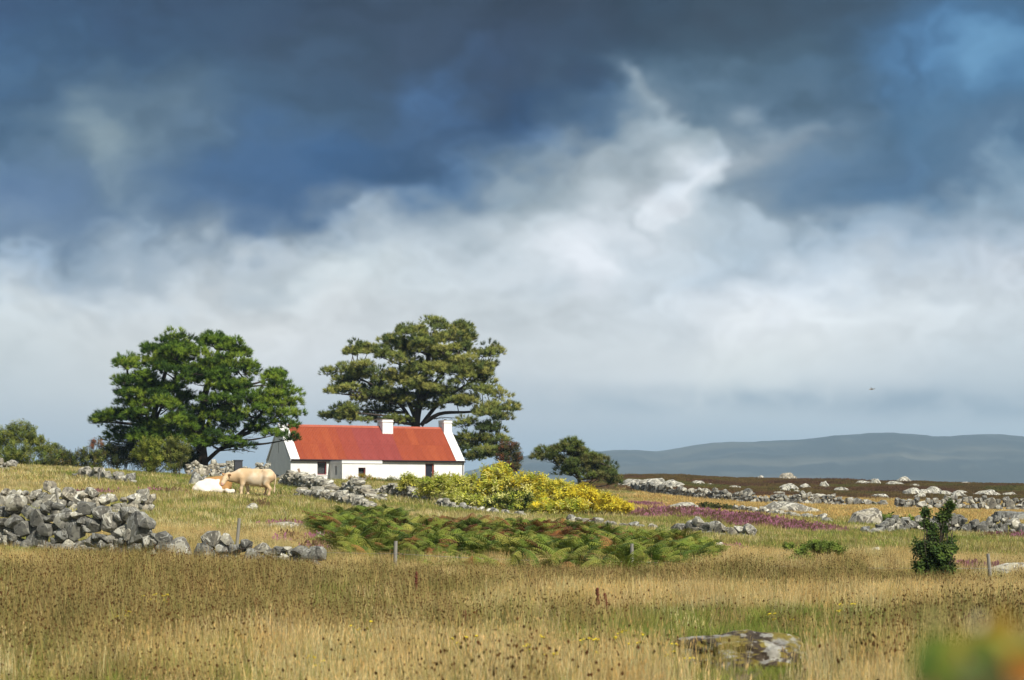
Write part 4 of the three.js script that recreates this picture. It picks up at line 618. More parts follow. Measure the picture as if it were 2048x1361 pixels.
{ // the yellow-leaved thicket: separate bushes along the slope
  const row = [
    ['small leaning lime bush against the white cottage wall', 818, 108, lime, [[815, 958, 14, 12], [826, 966, 14, 12], [806, 972, 12, 10]]],
    ['lime bush below the cottage door', 862, 104, lime, [[852, 968, 18, 12], [876, 962, 16, 12], [866, 980, 26, 14], [846, 986, 18, 12], [890, 974, 16, 12]]],
    ['lime bush at the downpipe corner of the cottage', 918, 106, lime, [[912, 962, 18, 13], [934, 968, 20, 12], [922, 982, 30, 16], [945, 958, 10, 9], [900, 992, 20, 10], [890, 957, 5, 8]]],
    ['low lime bush at the front of the thicket', 930, 99, lime, [[918, 1000, 24, 10], [946, 1004, 26, 12], [970, 1010, 22, 10]]],
    ['tallest yellow-green bush of the thicket', 985, 104, [...lime, ...yellow], [[978, 950, 24, 18], [1004, 948, 22, 16], [1020, 962, 22, 18], [990, 972, 36, 20], [965, 978, 26, 20], [1000, 936, 12, 8]]],
    ['darker green bush at the front middle of the thicket', 1030, 98, [...lime, ...mid], [[1012, 1000, 32, 16], [1044, 1000, 28, 16], [1030, 1014, 36, 12], [985, 1006, 24, 14]]],
    ['yellowing bush before the small bent pine', 1068, 103, [...lime, ...yellow, ...yellow], [[1054, 962, 24, 18], [1078, 964, 22, 18], [1066, 984, 34, 20], [1096, 976, 20, 18]]],
    ['golden bush in the middle of the thicket\'s right half', 1118, 101, [...yellow, ...yellow, ...lime], [[1112, 976, 24, 18], [1136, 984, 24, 18], [1120, 1000, 34, 18], [1090, 1004, 28, 18]]],
    ['golden front bush above the short broken wall', 1120, 96, [...yellow, ...lime], [[1080, 1016, 28, 10], [1116, 1016, 30, 12], [1150, 1014, 28, 12]]],
    ['bright golden bush near the thicket\'s right-hand end', 1172, 100, yellow, [[1164, 984, 22, 16], [1184, 994, 22, 16], [1170, 1008, 32, 16], [1200, 1008, 20, 14]]],
    ['low golden bush tapering off at the thicket\'s right-hand tip', 1226, 99, yellow, [[1214, 1000, 20, 12], [1234, 1010, 20, 12], [1220, 1016, 30, 10], [1254, 1016, 16, 8]]],
  ];
  row.forEach(([label, foot, d, colors, lumps], i) => shrub('yellow_bush', label, { seed: 30 + i, d, foot, colors, lumps, geo: sprayLong, spray: 0.32, dense: 100, group: 'yellow-leaved bushes below the cottage', stems: 4 }));
}
shrub('flower_clump', 'orange and yellow flowering clump under the porch window', { seed: 50, d: 147, foot: 718, category: 'plant', colors: [[0.5, 0.24, 0.02], [0.35, 0.3, 0.04], [0.2, 0.24, 0.04], [0.5, 0.32, 0.03]], dense: 70, spray: 0.3, lumps: [[704, 958, 12, 6], [724, 954, 10, 7], [736, 957, 8, 6], [748, 962, 16, 6], [712, 964, 20, 6]], stems: 2 });
shrub('orange_clump', 'small orange flowering clump by the leaning plank', { seed: 51, d: 147, foot: 616, category: 'plant', colors: [[0.45, 0.24, 0.03], [0.3, 0.22, 0.05]], dense: 60, spray: 0.28, lumps: [[616, 956, 8, 5], [624, 959, 6, 4]], stems: 2 });
shrub('garden_weeds', 'grassy green weeds along the cottage front between porch and door', { seed: 52, d: 146, foot: 790, category: 'plant', colors: [[0.14, 0.17, 0.04], [0.2, 0.19, 0.06], [0.1, 0.13, 0.03]], dense: 50, spray: 0.34, lumps: [[765, 966, 14, 8], [785, 962, 14, 8], [805, 968, 12, 8], [780, 974, 26, 7], [820, 974, 16, 8]], stems: 2 });
// the young rowan on the right
shrub('young_rowan', 'young dark green rowan with a thin top standing alone in the rushes', { seed: 8, d: 46, foot: 1870, category: 'tree', colors: [...mid, [0.13, 0.19, 0.035]], geo: sprayBroad, spray: 0.18, dense: 88, stems: 3, wood: bark, lumps: [[1870, 1108, 44, 26], [1846, 1098, 24, 16], [1898, 1096, 18, 20], [1880, 1128, 32, 26], [1850, 1136, 26, 22], [1895, 1140, 22, 22], [1868, 1150, 34, 18], [1868, 1080, 16, 18], [1868, 1058, 12, 14], [1852, 1052, 10, 10], [1852, 1028, 9, 8], [1894, 1030, 11, 16], [1900, 1012, 7, 9], [1884, 1040, 9, 10], [1890, 1060, 7, 8]], sticks: [[1872, 1165, 1896, 1006], [1868, 1165, 1858, 1022]] });
// low green shrubs in the middle right
[['low leafy shrub, rightmost of the small green ones by the rowan', 1650, 57, [[1632, 1094, 22, 16], [1656, 1096, 24, 13], [1680, 1102, 14, 9]]], ['low leafy shrub with a tuft standing up in the rushes', 1600, 50.5, [[1600, 1116, 22, 17], [1616, 1124, 16, 14], [1578, 1128, 18, 13], [1606, 1104, 10, 10]]], ['sprawling small shrub nearest the bracken', 1535, 50, [[1522, 1134, 16, 11], [1545, 1130, 16, 11], [1562, 1136, 12, 10]]], ['small sprout of shrub above the sprawling one', 1580, 58, [[1576, 1094, 12, 7]]], ['shrubby clump closing the right-hand end of the bracken', 1395, 51, [[1385, 1110, 16, 16], [1402, 1116, 12, 14], [1395, 1092, 10, 10], [1376, 1130, 12, 12]]], ['green clump beside the sunlit boulder', 1790, 101, [[1775, 1040, 14, 6], [1795, 1046, 20, 7], [1815, 1044, 10, 5]]], ['dark scrub among stones in the golden field', 1440, 126, [[1430, 1016, 22, 5], [1460, 1020, 18, 5], [1408, 1014, 12, 4]]], ['bushy rush clump at the photo\'s right edge', 2040, 44, [[2036, 1180, 18, 14], [2052, 1184, 20, 16]]]].forEach(([label, foot, d, lumps], i) => shrub('low_shrub', label, { seed: 60 + i, d, foot, lumps, colors: i === 6 ? [[0.07, 0.08, 0.02], [0.1, 0.11, 0.03]] : [[0.19, 0.26, 0.04], [0.24, 0.31, 0.05], [0.13, 0.19, 0.03]], geo: sprayBroad, spray: d > 90 ? 0.4 : 0.15, dense: 90, stems: 2, group: 'small green shrubs in the fields' }));

// ------------------------------------------------------------------ cattle
function bodyFromBones(bones, N, size, centre, paint) {   // bones: [a, b, ra, rb]; a smooth union, meshed on a grid
  const mc = new MarchingCubes(N, new THREE.MeshBasicMaterial(), false, false, 400000); mc.isolation = 0;
  const half = size / 2, list = bones.map(([a, b, ra, rb, sq = 1]) => ({ a: V3(...a), ab: V3(...b).sub(V3(...a)), ra, rb, sq })), p = V3(), q = V3();
  const field = (x, y, z) => { let s = 0; const k = 22; for (const o of list) { p.set(x, y, z).sub(o.a); const t = clamp(p.dot(o.ab) / Math.max(1e-9, o.ab.lengthSq())); q.copy(p).addScaledVector(o.ab, -t); q.z /= o.sq; s += Math.exp(-k * (q.length() - mix(o.ra, o.rb, t))); } return -Math.log(Math.max(s, 1e-30)) / k; };
  for (let z = 0; z < N; z++) for (let y = 0; y < N; y++) for (let x = 0; x < N; x++) mc.field[x + y * N + z * N * N] = -field((x - N / 2) / (N / 2) * half + centre[0], (y - N / 2) / (N / 2) * half + centre[1], (z - N / 2) / (N / 2) * half + centre[2]);
  mc.update();
  const n = mc.count, pos = new Float32Array(n * 3), col = new Float32Array(n * 3);
  for (let i = 0; i < n; i++) { for (let c = 0; c < 3; c++) pos[i * 3 + c] = mc.positionArray[i * 3 + c] * half + centre[c]; const rgb = paint(pos[i * 3], pos[i * 3 + 1], pos[i * 3 + 2]); col.set(rgb, i * 3); }
  let g = new THREE.BufferGeometry(); g.setAttribute('position', new THREE.BufferAttribute(pos, 3)); g.setAttribute('color', new THREE.BufferAttribute(col, 3)); g = mergeVertices(g, 1e-4); g.computeVertexNormals(); return g;
}
const hide = new THREE.MeshStandardMaterial({ vertexColors: true, roughness: 0.85, side: THREE.DoubleSide });
const cream = [0.56, 0.39, 0.215], creamPale = [0.72, 0.6, 0.43], tan = [0.38, 0.2, 0.065];
const blend3 = (a, b, t) => a.map((x, i) => mix(x, b[i], t));
function ear(g, at, dir, mat) { const e = new THREE.SphereGeometry(1, 10, 7); e.scale(0.17, 0.075, 0.03); const m = mesh('ear', e, mat, g); m.position.set(...at); m.rotation.set(...dir); return m; }
{ // the standing cow: faces left, head lowered and turned to the other
  const c = thing('standing_cow', 'cream cow standing with its head lowered toward the reclining one', 'cow', onGround(508, 97, 0.02), 'cattle below the pines');
  const lay = (x, y, z) => [x, y, z];
  const bones = [
    [[-0.72, 1.02, 0], [0.0, 0.98, 0], 0.36, 0.4, 0.8], [[0.0, 0.98, 0], [0.72, 1.04, 0], 0.4, 0.33, 0.85], [[-0.7, 1.25, 0], [0.75, 1.27, 0], 0.12, 0.14], [[-0.05, 0.82, 0], [0.4, 0.84, 0], 0.3, 0.24, 0.85], [[0.72, 1.12, 0], [0.86, 1.08, 0], 0.27, 0.2],
    [[-0.78, 1.1, 0.02], [-1.12, 0.98, 0.1], 0.27, 0.2], [[-1.12, 0.98, 0.1], [-1.36, 0.92, 0.2], 0.2, 0.15], [[-0.95, 0.82, 0.06], [-1.25, 0.8, 0.15], 0.12, 0.1],
    [[-1.42, 0.98, 0.24], [-1.5, 0.82, 0.36], 0.14, 0.115], [[-1.5, 0.82, 0.36], [-1.56, 0.62, 0.46], 0.105, 0.085], [[-1.56, 0.62, 0.46], [-1.58, 0.53, 0.5], 0.09, 0.07], [[-1.38, 1.1, 0.18], [-1.46, 1.06, 0.22], 0.07, 0.06],
  ];
  for (const [x, z, f] of [[-0.62, 0.2, -0.04], [-0.5, -0.2, 0.1]]) bones.push([lay(x, 0.92, z * 0.9), lay(x + 0.02, 0.62, z), 0.17, 0.1], [lay(x + 0.02, 0.62, z), lay(x + f, 0.36, z), 0.085, 0.065], [lay(x + f, 0.36, z), lay(x + f + 0.02, 0.1, z), 0.056, 0.046], [lay(x + f + 0.02, 0.1, z), lay(x + f - 0.03, 0.02, z), 0.055, 0.06]);
  for (const [x, z, f] of [[0.7, 0.2, 0.06], [0.62, -0.2, -0.16]]) bones.push([lay(x, 1.0, z * 0.85), lay(x - 0.04, 0.66, z), 0.24, 0.13], [lay(x - 0.04, 0.66, z), lay(x + 0.12 + f, 0.42, z), 0.11, 0.065], [lay(x + 0.12 + f, 0.42, z), lay(x + 0.06 + f, 0.12, z), 0.058, 0.046], [lay(x + 0.06 + f, 0.12, z), lay(x + 0.02 + f, 0.02, z), 0.055, 0.06]);
  bones.push([[0.36, 0.62, 0], [0.42, 0.6, 0], 0.13, 0.12], [[0.5, 1.33, 0.2], [0.62, 1.3, 0.2], 0.05, 0.05], [[0.9, 1.24, 0.1], [0.96, 1.22, 0.1], 0.05, 0.04], [[-0.62, 1.3, 0], [-0.4, 1.32, 0], 0.08, 0.06], [[-0.85, 0.72, 0.03], [-1.1, 0.8, 0.08], 0.09, 0.06]);
  mesh('body', bodyFromBones(bones, 96, 3.2, [-0.35, 0.75, 0.1], (x, y, z) => { const n = fbm(x * 2.2, y * 2.2, z * 2.2, 3); let k = blend3(cream, creamPale, step(n, -0.3, 0.45)); k = blend3(k, [0.5, 0.32, 0.17], step(fbm(x * 1.7 + 4, y * 1.7, z * 1.7 + 2, 3), 0.12, 0.4) * 0.6); k = blend3(k, [0.44, 0.26, 0.12], step(n + (x < -0.95 ? 0.35 : 0), 0.3, 0.8) * 0.5); if (y < 0.06) k = [0.2, 0.16, 0.12]; if (x < -1.5 && y < 0.64) k = [0.62, 0.36, 0.28]; return k; }), hide, c);
  const earM = std(0.4, 0.22, 0.1, 0.9); ear(c, [-1.25, 1.04, 0.42], [0.2, -0.6, 0.3], earM); ear(c, [-1.6, 1.04, 0.06], [0, 0.6, 2.7], earM);
  for (const z of [0.33, 0.27]) { const e = new THREE.SphereGeometry(0.022, 8, 6); const m = mesh('eye', e, std(0.01, 0.01, 0.01, 0.2), c); m.position.set(z > 0.3 ? -1.4 : -1.57, 0.86, z > 0.3 ? 0.44 : 0.33); }
  mesh('tail', mergeGeometries([taperTube([V3(0.98, 1.22, 0), V3(1.08, 1.12, 0), V3(1.1, 0.8, 0.02), V3(1.07, 0.55, 0.03)], 0.035, 0.02, 7, 4), taperTube([V3(1.07, 0.56, 0.03), V3(1.07, 0.42, 0.03), V3(1.06, 0.3, 0.03)], 0.03, 0.045, 7, 3), taperTube([V3(1.06, 0.3, 0.03), V3(1.06, 0.24, 0.03)], 0.045, 0.01, 7, 2)]), std(0.6, 0.46, 0.3, 0.95), c);
  c.rotation.y = -0.12; c.rotation.z = -0.04; c.scale.setScalar(1.04);
}
{ // the cow lying down, rump to the left
  const c = thing('reclining_cow', 'cow lying in the grass behind the mound, light and shade put into its coat', 'cow', onGround(430, 99, -0.06), 'cattle below the pines');
  const bones = [
    [[-0.72, 0.45, 0], [0, 0.48, 0], 0.34, 0.42, 0.95], [[0, 0.48, 0], [0.55, 0.55, -0.02], 0.42, 0.36, 0.9], [[-0.9, 0.4, 0.1], [-1.0, 0.3, 0.15], 0.26, 0.2], [[-0.5, 0.84, 0], [0.6, 0.94, -0.02], 0.1, 0.14], [[-0.35, 0.3, 0.2], [0.2, 0.3, 0.22], 0.26, 0.28],
    [[0.6, 0.72, -0.02], [0.9, 0.96, -0.1], 0.27, 0.19], [[0.9, 0.96, -0.1], [1.06, 1.04, -0.16], 0.18, 0.14], [[1.06, 1.04, -0.16], [1.3, 0.94, -0.24], 0.135, 0.1], [[1.3, 0.94, -0.24], [1.42, 0.88, -0.28], 0.09, 0.075],
    [[0.55, 0.4, 0.2], [0.72, 0.18, 0.38], 0.17, 0.11], [[0.72, 0.18, 0.38], [0.98, 0.2, 0.46], 0.09, 0.1], [[0.98, 0.2, 0.46], [0.8, 0.08, 0.56], 0.085, 0.05], [[-0.75, 0.32, 0.25], [-0.35, 0.16, 0.5], 0.22, 0.11], [[-0.35, 0.16, 0.5], [-0.75, 0.07, 0.6], 0.07, 0.05], [[0.6, 0.35, -0.2], [0.85, 0.12, -0.3], 0.14, 0.08],
  ];
  mesh('body', bodyFromBones(bones, 88, 3.0, [0.15, 0.5, 0.1], (x, y, z) => { const n = fbm(x * 3, y * 3, z * 3, 3) * 0.14; let k = blend3([0.76, 0.68, 0.56], [0.84, 0.78, 0.68], step(n, -0.05, 0.05)); const brown = Math.max(step(x + n + (y - 0.5) * 0.1, 0.26, 0.32) * (y > 0.3 && z < 0.42 ? 1 : 0), step(y + n * 0.6 - Math.abs(x) * 0.02, 0.84, 0.88)); k = blend3(k, tan, brown); return k; }), hide, c);  // pale flank is painted highlight, brown neck and back are painted shade
  const earM = std(0.36, 0.16, 0.05, 0.9); ear(c, [1.0, 1.1, -0.02], [0.3, -0.7, 0.3], earM); ear(c, [1.02, 1.12, -0.3], [0, 0.7, 0.4], earM);
  { const m = mesh('eye', new THREE.SphereGeometry(0.022, 8, 6), std(0.01, 0.01, 0.01, 0.2), c); m.position.set(1.2, 1.04, -0.11); }
  mesh('tail', taperTube([V3(-1.08, 0.55, 0.05), V3(-1.2, 0.4, 0.12), V3(-1.22, 0.15, 0.25), V3(-1.05, 0.08, 0.4)], 0.035, 0.03, 7, 4), std(0.6, 0.5, 0.36, 0.95), c);
  c.rotation.y = 0.1; c.scale.setScalar(1.0);
}

// ------------------------------------------------------------------ bracken
{
  const frond = (seed) => {   // one arching frond a unit long, leaflets in pairs
    const r = rng(seed), t = new Tris(), at = (s) => V3(0, s * (1 - 0.35 * s * s) * 0.95, s * s * 0.55);
    for (let i = 0; i < 16; i++) { const s0 = i / 16, a = at(s0), b = at(s0 + 1 / 16), w = V3(0.008, 0, 0); t.quad(a.clone().sub(w), a.clone().add(w), b.clone().add(w), b.clone().sub(w), [0.9, 0.85, 0.6]); }
    for (let i = 0; i < 15; i++) for (const side of [-1, 1]) {
      const s = 0.3 + i * 0.046, len = 0.36 * Math.pow(1 - (s - 0.3) / 0.72, 0.8) * (0.85 + r() * 0.3), b = at(s), d = V3(side, 0.12 - 0.1 * r(), 0.42).normalize(), k = 0.85 + r() * 0.3;
      for (let j = 0; j < 5; j++) { const q0 = b.clone().addScaledVector(d, len * j / 5).add(V3(0, -0.05 * (j / 5) ** 2, 0)), q1 = b.clone().addScaledVector(d, len * (j + 1) / 5).add(V3(0, -0.05 * ((j + 1) / 5) ** 2, 0)), w = 0.03 * (1 - j / 5.5); const f = at(Math.min(1, s + 0.02)).sub(at(s)).normalize(); t.tri(q0, q0.clone().lerp(q1, 0.5).addScaledVector(f, w), q1, [k, k, k]); t.tri(q0, q1, q0.clone().lerp(q1, 0.5).addScaledVector(f, -w), [k * 0.94, k * 0.94, k * 0.94]); }
    }
    return t.geo();
  };
  const geos = [frond(1), frond(2), frond(3)], r = rng(77), lists = [[], [], []];
  const outline = [[632, 60, 76], [680, 53, 77], [740, 47, 75], [840, 44, 73], [950, 42.4, 72], [1060, 41.6, 70], [1150, 40.6, 67], [1240, 41.4, 63], [1320, 43.4, 60], [1405, 47, 56]];
  const rust = [[905, 66, 60, 6, 0.95], [1100, 63, 60, 5, 0.8], [960, 58, 80, 4, 0.35], [1210, 54, 60, 4, 0.4], [1120, 56, 40, 3, 0.5], [700, 69, 30, 3, 0.4]];
  for (let k = 0; k < 17000; k++) {
    const px = 640 + r() * 765; let i = 0; while (i < outline.length - 2 && px > outline[i + 1][0]) i++;
    const t = (px - outline[i][0]) / (outline[i + 1][0] - outline[i][0]), d0 = mix(outline[i][1], outline[i + 1][1], t), d1 = mix(outline[i][2], outline[i + 1][2], t), d = mix(d0, d1, Math.sqrt(r()) * (1 + 0.12 * noise3(px / 30, 3)));
    const p = onGround(px, d), edge = Math.min(1, (d - d0) / 2.2 + 0.25), lump = 0.75 + 0.9 * step(fbm(p.x / 2.6, p.z / 2.6, 5, 3), -0.35, 0.4);
    if (fbm(p.x / 2.0, p.z / 2.0, 15, 2) > 0.42) continue;
    let rs = 0.06; for (const [cx, cd, rx, rd, a] of rust) rs = Math.max(rs, a * Math.exp(-(((px - cx) / rx) ** 2 + ((d - cd) / rd) ** 2)));
    const col = r() < rs ? [[0.22, 0.095, 0.028], [0.15, 0.06, 0.022], [0.29, 0.15, 0.045]][Math.floor(r() * 3)] : [[0.14, 0.195, 0.024], [0.21, 0.25, 0.034], [0.085, 0.13, 0.018], [0.27, 0.27, 0.05]][Math.floor(r() * 4)];
    lists[k % 3].push([place(p.x, p.y - 0.04, p.z, spin(r() * 6.283, (r() - 0.3) * 0.5, (r() - 0.5) * 0.5), (0.56 + r() * 0.42) * lump * mix(0.6, 1, edge)), tint(col, r, 0.25)]);
    if (k % 12 === 0) blocked.push([p.x, p.z, 0.5]);
  }
  const g = new THREE.Group(); g.name = 'bracken'; scene.add(g); tag(g, 'wide bank of green and rust bracken across the middle of the field', 'bracken', null, 'stuff');
  lists.forEach((l, i) => { instances('fronds', geos[i], leafy(0.3, { vertexColors: true }), l, g).userData.kind = 'stuff'; });
}

// ------------------------------------------------------------------ grass, rushes, heather
const grid = new Map();   // look-up of the blocked circles
for (const b of blocked) { const k = Math.floor(b[0]) + ',' + Math.floor(b[1]); (grid.get(k) ?? grid.set(k, []).get(k)).push(b); }
const isBlocked = (x, z, pad = 0) => { const ix = Math.floor(x), iz = Math.floor(z); for (let i = -2; i <= 2; i++) for (let j = -2; j <= 2; j++) for (const b of grid.get((ix + i) + ',' + (iz + j)) ?? []) if ((b[0] - x) ** 2 + (b[1] - z) ** 2 < (b[2] * 0.85 + pad) ** 2) return true; return false; };
function grassTuft(seed, o) {   // blades about a unit tall
  const r = rng(seed), t = new Tris();
  for (let i = 0; i < o.blades; i++) {
    const a = r() * 6.283, rad = Math.sqrt(r()) * o.rad, x = Math.cos(a) * rad, z = Math.sin(a) * rad, b = r() * 6.283, lean = o.lean * (0.2 + r()), h = 0.55 + r() * 0.5, dx = Math.cos(b) * lean, dz = Math.sin(b) * lean, w = o.wide * (0.6 + r() * 0.8), f = r() * 3.14, sx = Math.cos(f) * w, sz = Math.sin(f) * w, k = 0.6 + r() * 0.75, g = 1 + (r() - 0.5) * 0.2, c = [k, k * g, k * g];
    const p0 = V3(x, -0.06, z), p1 = V3(x + dx * 0.35, h * 0.6, z + dz * 0.35), p2 = V3(x + dx, h, z + dz), s = V3(sx, 0, sz), s2 = V3(sx * 0.8, 0, sz * 0.8);
    t.quad(p0.clone().sub(s), p0.clone().add(s), p1.clone().add(s2), p1.clone().sub(s2), c); t.tri(p1.clone().sub(s2), p1.clone().add(s2), p2, c);
    if (o.seed && r() < o.seed) { const q = o.seedSize * (0.7 + r() * 0.6), sc = o.seedColor, m = V3(p2.x + (r() - 0.5) * 0.02, h * (0.82 + r() * 0.15), p2.z), e = (ux, uy, uz) => m.clone().add(V3(ux * q, uy * q * (o.seedLong ?? 1.2), uz * q)); t.tri(e(-1, 0, 0), e(1, 0, 0), e(0, 1, 0), sc); t.tri(e(-1, 0, 0), e(1, 0, 0), e(0, -1, 0), sc); t.tri(e(0, 0, -1), e(0, 0, 1), e(0, 1, 0), sc); t.tri(e(0, 0, -1), e(0, 0, 1), e(0, -1, 0), sc); }
  }
  return t.geo();
}
const kinds = {
  near: [1, 2].map((s) => grassTuft(s, { blades: 60, rad: 0.4, lean: 0.2, wide: 0.0058 })), nearHead: [3, 4].map((s) => grassTuft(s, { blades: 52, rad: 0.42, lean: 0.15, wide: 0.0042, seed: 0.4, seedSize: 0.006, seedLong: 8, seedColor: [1.15, 1.05, 0.95] })),
  rush: [5, 6].map((s) => grassTuft(s, { blades: 34, rad: 0.34, lean: 0.2, wide: 0.0045, seed: 0.3, seedSize: 0.015, seedLong: 1.4, seedColor: [0.3, 0.17, 0.13] })), far: [7, 8].map((s) => grassTuft(s, { blades: 26, rad: 0.8, lean: 0.28, wide: 0.022 })), heath: [9, 10].map((s) => grassTuft(s, { blades: 26, rad: 0.75, lean: 0.5, wide: 0.03, seed: 0.7, seedSize: 0.07, seedLong: 1.8, seedColor: [1.1, 1.1, 1.1] })),
};
const bladeMat = leafy(0.3, { vertexColors: true });
const piles = new Map();
const drop = (kind, name, i, m, c) => { const key = name + '|' + kind + '|' + i; if (!piles.has(key)) piles.set(key, []); piles.get(key).push([m, c]); };
const STRAW = [[0.58, 0.46, 0.2], [0.48, 0.36, 0.14], [0.66, 0.56, 0.29]], GREEN = [[0.22, 0.265, 0.045], [0.28, 0.3, 0.06], [0.16, 0.21, 0.035]], OLIVE = [[0.36, 0.31, 0.085], [0.3, 0.27, 0.07], [0.42, 0.35, 0.11]], RUSH = [[0.32, 0.24, 0.085], [0.23, 0.21, 0.06], [0.42, 0.31, 0.12]], GOLD = [[0.56, 0.37, 0.12], [0.5, 0.32, 0.1], [0.6, 0.44, 0.17]];
// [px, row-like depth, half width px, half depth, what, strength]: patches read from the photograph
const patches = [[900, 17.6, 420, 1.4, 's', 0.7], [1350, 29, 260, 3, 's', 0.8], [1800, 28, 300, 3.4, 's', 0.8], [1150, 25, 260, 2, 's', 0.5], [60, 38, 110, 4, 's', 0.7], [1480, 56, 120, 6, 's', 0.9], [1900, 58, 180, 5, 's', 0.6], [350, 66, 200, 5, 's', 0.8], [1000, 84, 240, 4, 's', 0.9], [100, 95, 200, 10, 's', 0.8], [1950, 38, 160, 5, 's', 0.4],
  [1650, 23, 300, 2.2, 'g', 0.8], [1460, 19.6, 260, 0.9, 'g', 1], [660, 30, 90, 3, 'g', 0.7], [950, 33, 160, 3, 'g', 0.6], [1250, 24, 120, 2, 'g', 0.5], [450, 39, 90, 3, 'g', 0.7], [1700, 19, 300, 2, 'g', 0.5], [100, 52, 140, 3, 'g', 0.5], [30, 48, 60, 4, 'g', 0.6], [320, 108, 120, 10, 'g', 0.4],
  [300, 33, 380, 9, 'r', 0.7], [1600, 37, 320, 7, 'r', 0.9], [1000, 39, 420, 5, 'r', 0.6], [200, 22, 300, 3.5, 'r', 0.7], [1880, 20, 180, 3, 'r', 0.7], [1750, 43, 160, 4, 'r', 0.8], [1950, 26, 100, 3, 'r', 0.3]];
const heather = [[1350, 102, 75, 4.2, 0.9], [1420, 98, 90, 4, 0.85], [1300, 100, 50, 3, 0.7], [1500, 92, 70, 3.6, 0.85], [1580, 90, 70, 3, 0.8], [1640, 88, 50, 2.5, 0.7], [1290, 140, 34, 9, 0.9], [1388, 62, 26, 1.5, 1], [1448, 61.5, 28, 1.4, 1], [590, 70, 70, 2.2, 0.6], [520, 84, 80, 4, 0.33], [600, 60, 90, 3, 0.35], [330, 92, 90, 4, 0.38], [180, 90, 60, 2, 0.5], [2010, 86, 60, 2, 0.5], [1960, 53, 60, 1.5, 0.6], [905, 104, 22, 2, 0.5], [1270, 20.2, 22, 0.6, 0.5], [640, 56, 40, 2.5, 0.4]];
{
  const r = rng(2024), inEllipse = (px, d, [cx, cd, rx, rd]) => Math.exp(-0.8 * (((px - cx) / rx) ** 2 + ((d - cd) / rd) ** 2));
  const zones = [[9, 24, 44], [24, 40, 34], [40, 62, 24], [62, 95, 13], [95, 165, 5.5], [165, 232, 3.2]];
  for (const [d0, d1, dens] of zones) {
    const n = Math.round(dens * 0.5 * (d1 * d1 - d0 * d0) * (2500 / F));
    for (let k = 0; k < n; k++) {
      const d = Math.sqrt(mix(d0 * d0, d1 * d1, r())), px = -230 + 2510 * r(), p = onGround(px, d);
      if (isBlocked(p.x, p.z)) continue;
      const n1 = fbm(p.x / 3.4, p.z / 3.4, 3, 3), n2 = fbm(p.x / 11, p.z / 11, 13, 3), n3 = fbm(p.x / 1.3, p.z / 1.3, 23, 2);
      let hs = 0; for (const h of heather) if (Math.abs(d - h[1]) < h[3] * 2) hs = Math.max(hs, inEllipse(px, d, h) * h[4]);
      if (d > 60 && px > 1250 && d < 130) hs *= 1 + n3 * 0.6;
      if (hs > 0.28 + 0.4 * r()) { const c = r() < 0.55 ? [[0.36, 0.155, 0.21], [0.28, 0.125, 0.155], [0.42, 0.18, 0.25]][Math.floor(r() * 3)] : [0.16, 0.09, 0.05]; drop('heath', 'heather', k & 1, place(p.x, p.y, p.z, spin(r() * 6.28, (r() - 0.5) * 0.3, (r() - 0.5) * 0.3), d < 30 ? 0.11 + r() * 0.06 : d < 75 ? 0.32 + r() * 0.2 : 0.34 + r() * 0.2), tint(c, r, 0.2)); if (r() < 0.5) continue; }
      let s = 0.3 + n1 * 0.9 + n2 * 0.6, g = 0.3 + n1 * -0.7 + n3 * 0.4, ru = 0.1 + n2 * -1.0 + n3 * 0.4;
      for (const q of patches) { if (Math.abs(d - q[1]) > q[3] * 2.2) continue; const e = inEllipse(px, d, q) * q[5]; if (q[4] === 's') { s += e * 1.3; ru -= e; g -= e * 0.6; } else if (q[4] === 'g') { g += e * 1.4; s -= e; ru -= e * 0.6; } else { ru += e * 1.1; s -= e * 0.7; } }
      const golden = step(px + n2 * 120, 1180, 1330) * step(d, 95, 125);
      const pick = r(), sum = Math.max(0.05, s) + Math.max(0.08, g) + (d < 70 ? Math.max(0.04, ru) : 0.12) + 0.3;
      const a = Math.max(0.05, s) / sum, b = a + Math.max(0.08, g) / sum, c = b + (d < 70 ? Math.max(0.04, ru) : 0.12) / sum;
      let set = pick < a ? STRAW : pick < b ? GREEN : pick < c ? RUSH : OLIVE; if (r() < golden * 0.9) set = GOLD;
      if (px > 1340 && px < 1640 && d < 18.9 && r() < 0.96) { if (r() < 0.6) drop('near', 'meadow_grass', k & 1, place(p.x, p.y, p.z, spin(r() * 6.28), 0.3, 0.05 + r() * 0.06), tint(GREEN[k % 3], r, 0.2)); continue; }
      const q = spin(r() * 6.28, (r() - 0.5) * 0.24, (r() - 0.5) * 0.24), col = tint(set[Math.floor(r() * 3)], r, 0.32), low = (d > 39 && d < 50 && px < 660 ? 0.55 : 1) * (d > 35 && d < 45 && px > 620 && px < 1420 ? 0.7 : 1) * (Math.abs(px - 1880) < 150 && d > 40 && d < 50 ? 0.6 : 1) * (0.75 + 0.5 * step(n1, -0.5, 0.5));
      if (d < 62) {
        if (set === RUSH) drop('rush', 'rushes', k & 1, place(p.x, p.y, p.z, q, 0.5 + r() * 0.34, (0.4 + r() * 0.3) * low), col);
        else drop(set === STRAW ? 'nearHead' : 'near', 'meadow_grass', k & 1, place(p.x, p.y, p.z, q, 0.44 + r() * 0.22, (set === STRAW ? 0.42 : 0.3) * (0.7 + r() * 0.55) * low), col);
      } else { const w = d < 95 ? 0.5 : d < 165 ? 0.75 : 1.0; drop('far', 'meadow_grass', k & 1, place(p.x, p.y, p.z, q, w * (0.8 + r() * 0.4), (0.3 + r() * 0.18) * (d > 165 ? 1.1 : 1) * (d > 88 && d < 100 && px > 370 && px < 580 ? 0.4 : 1), w * (0.8 + r() * 0.4)), col); }
    }
  }
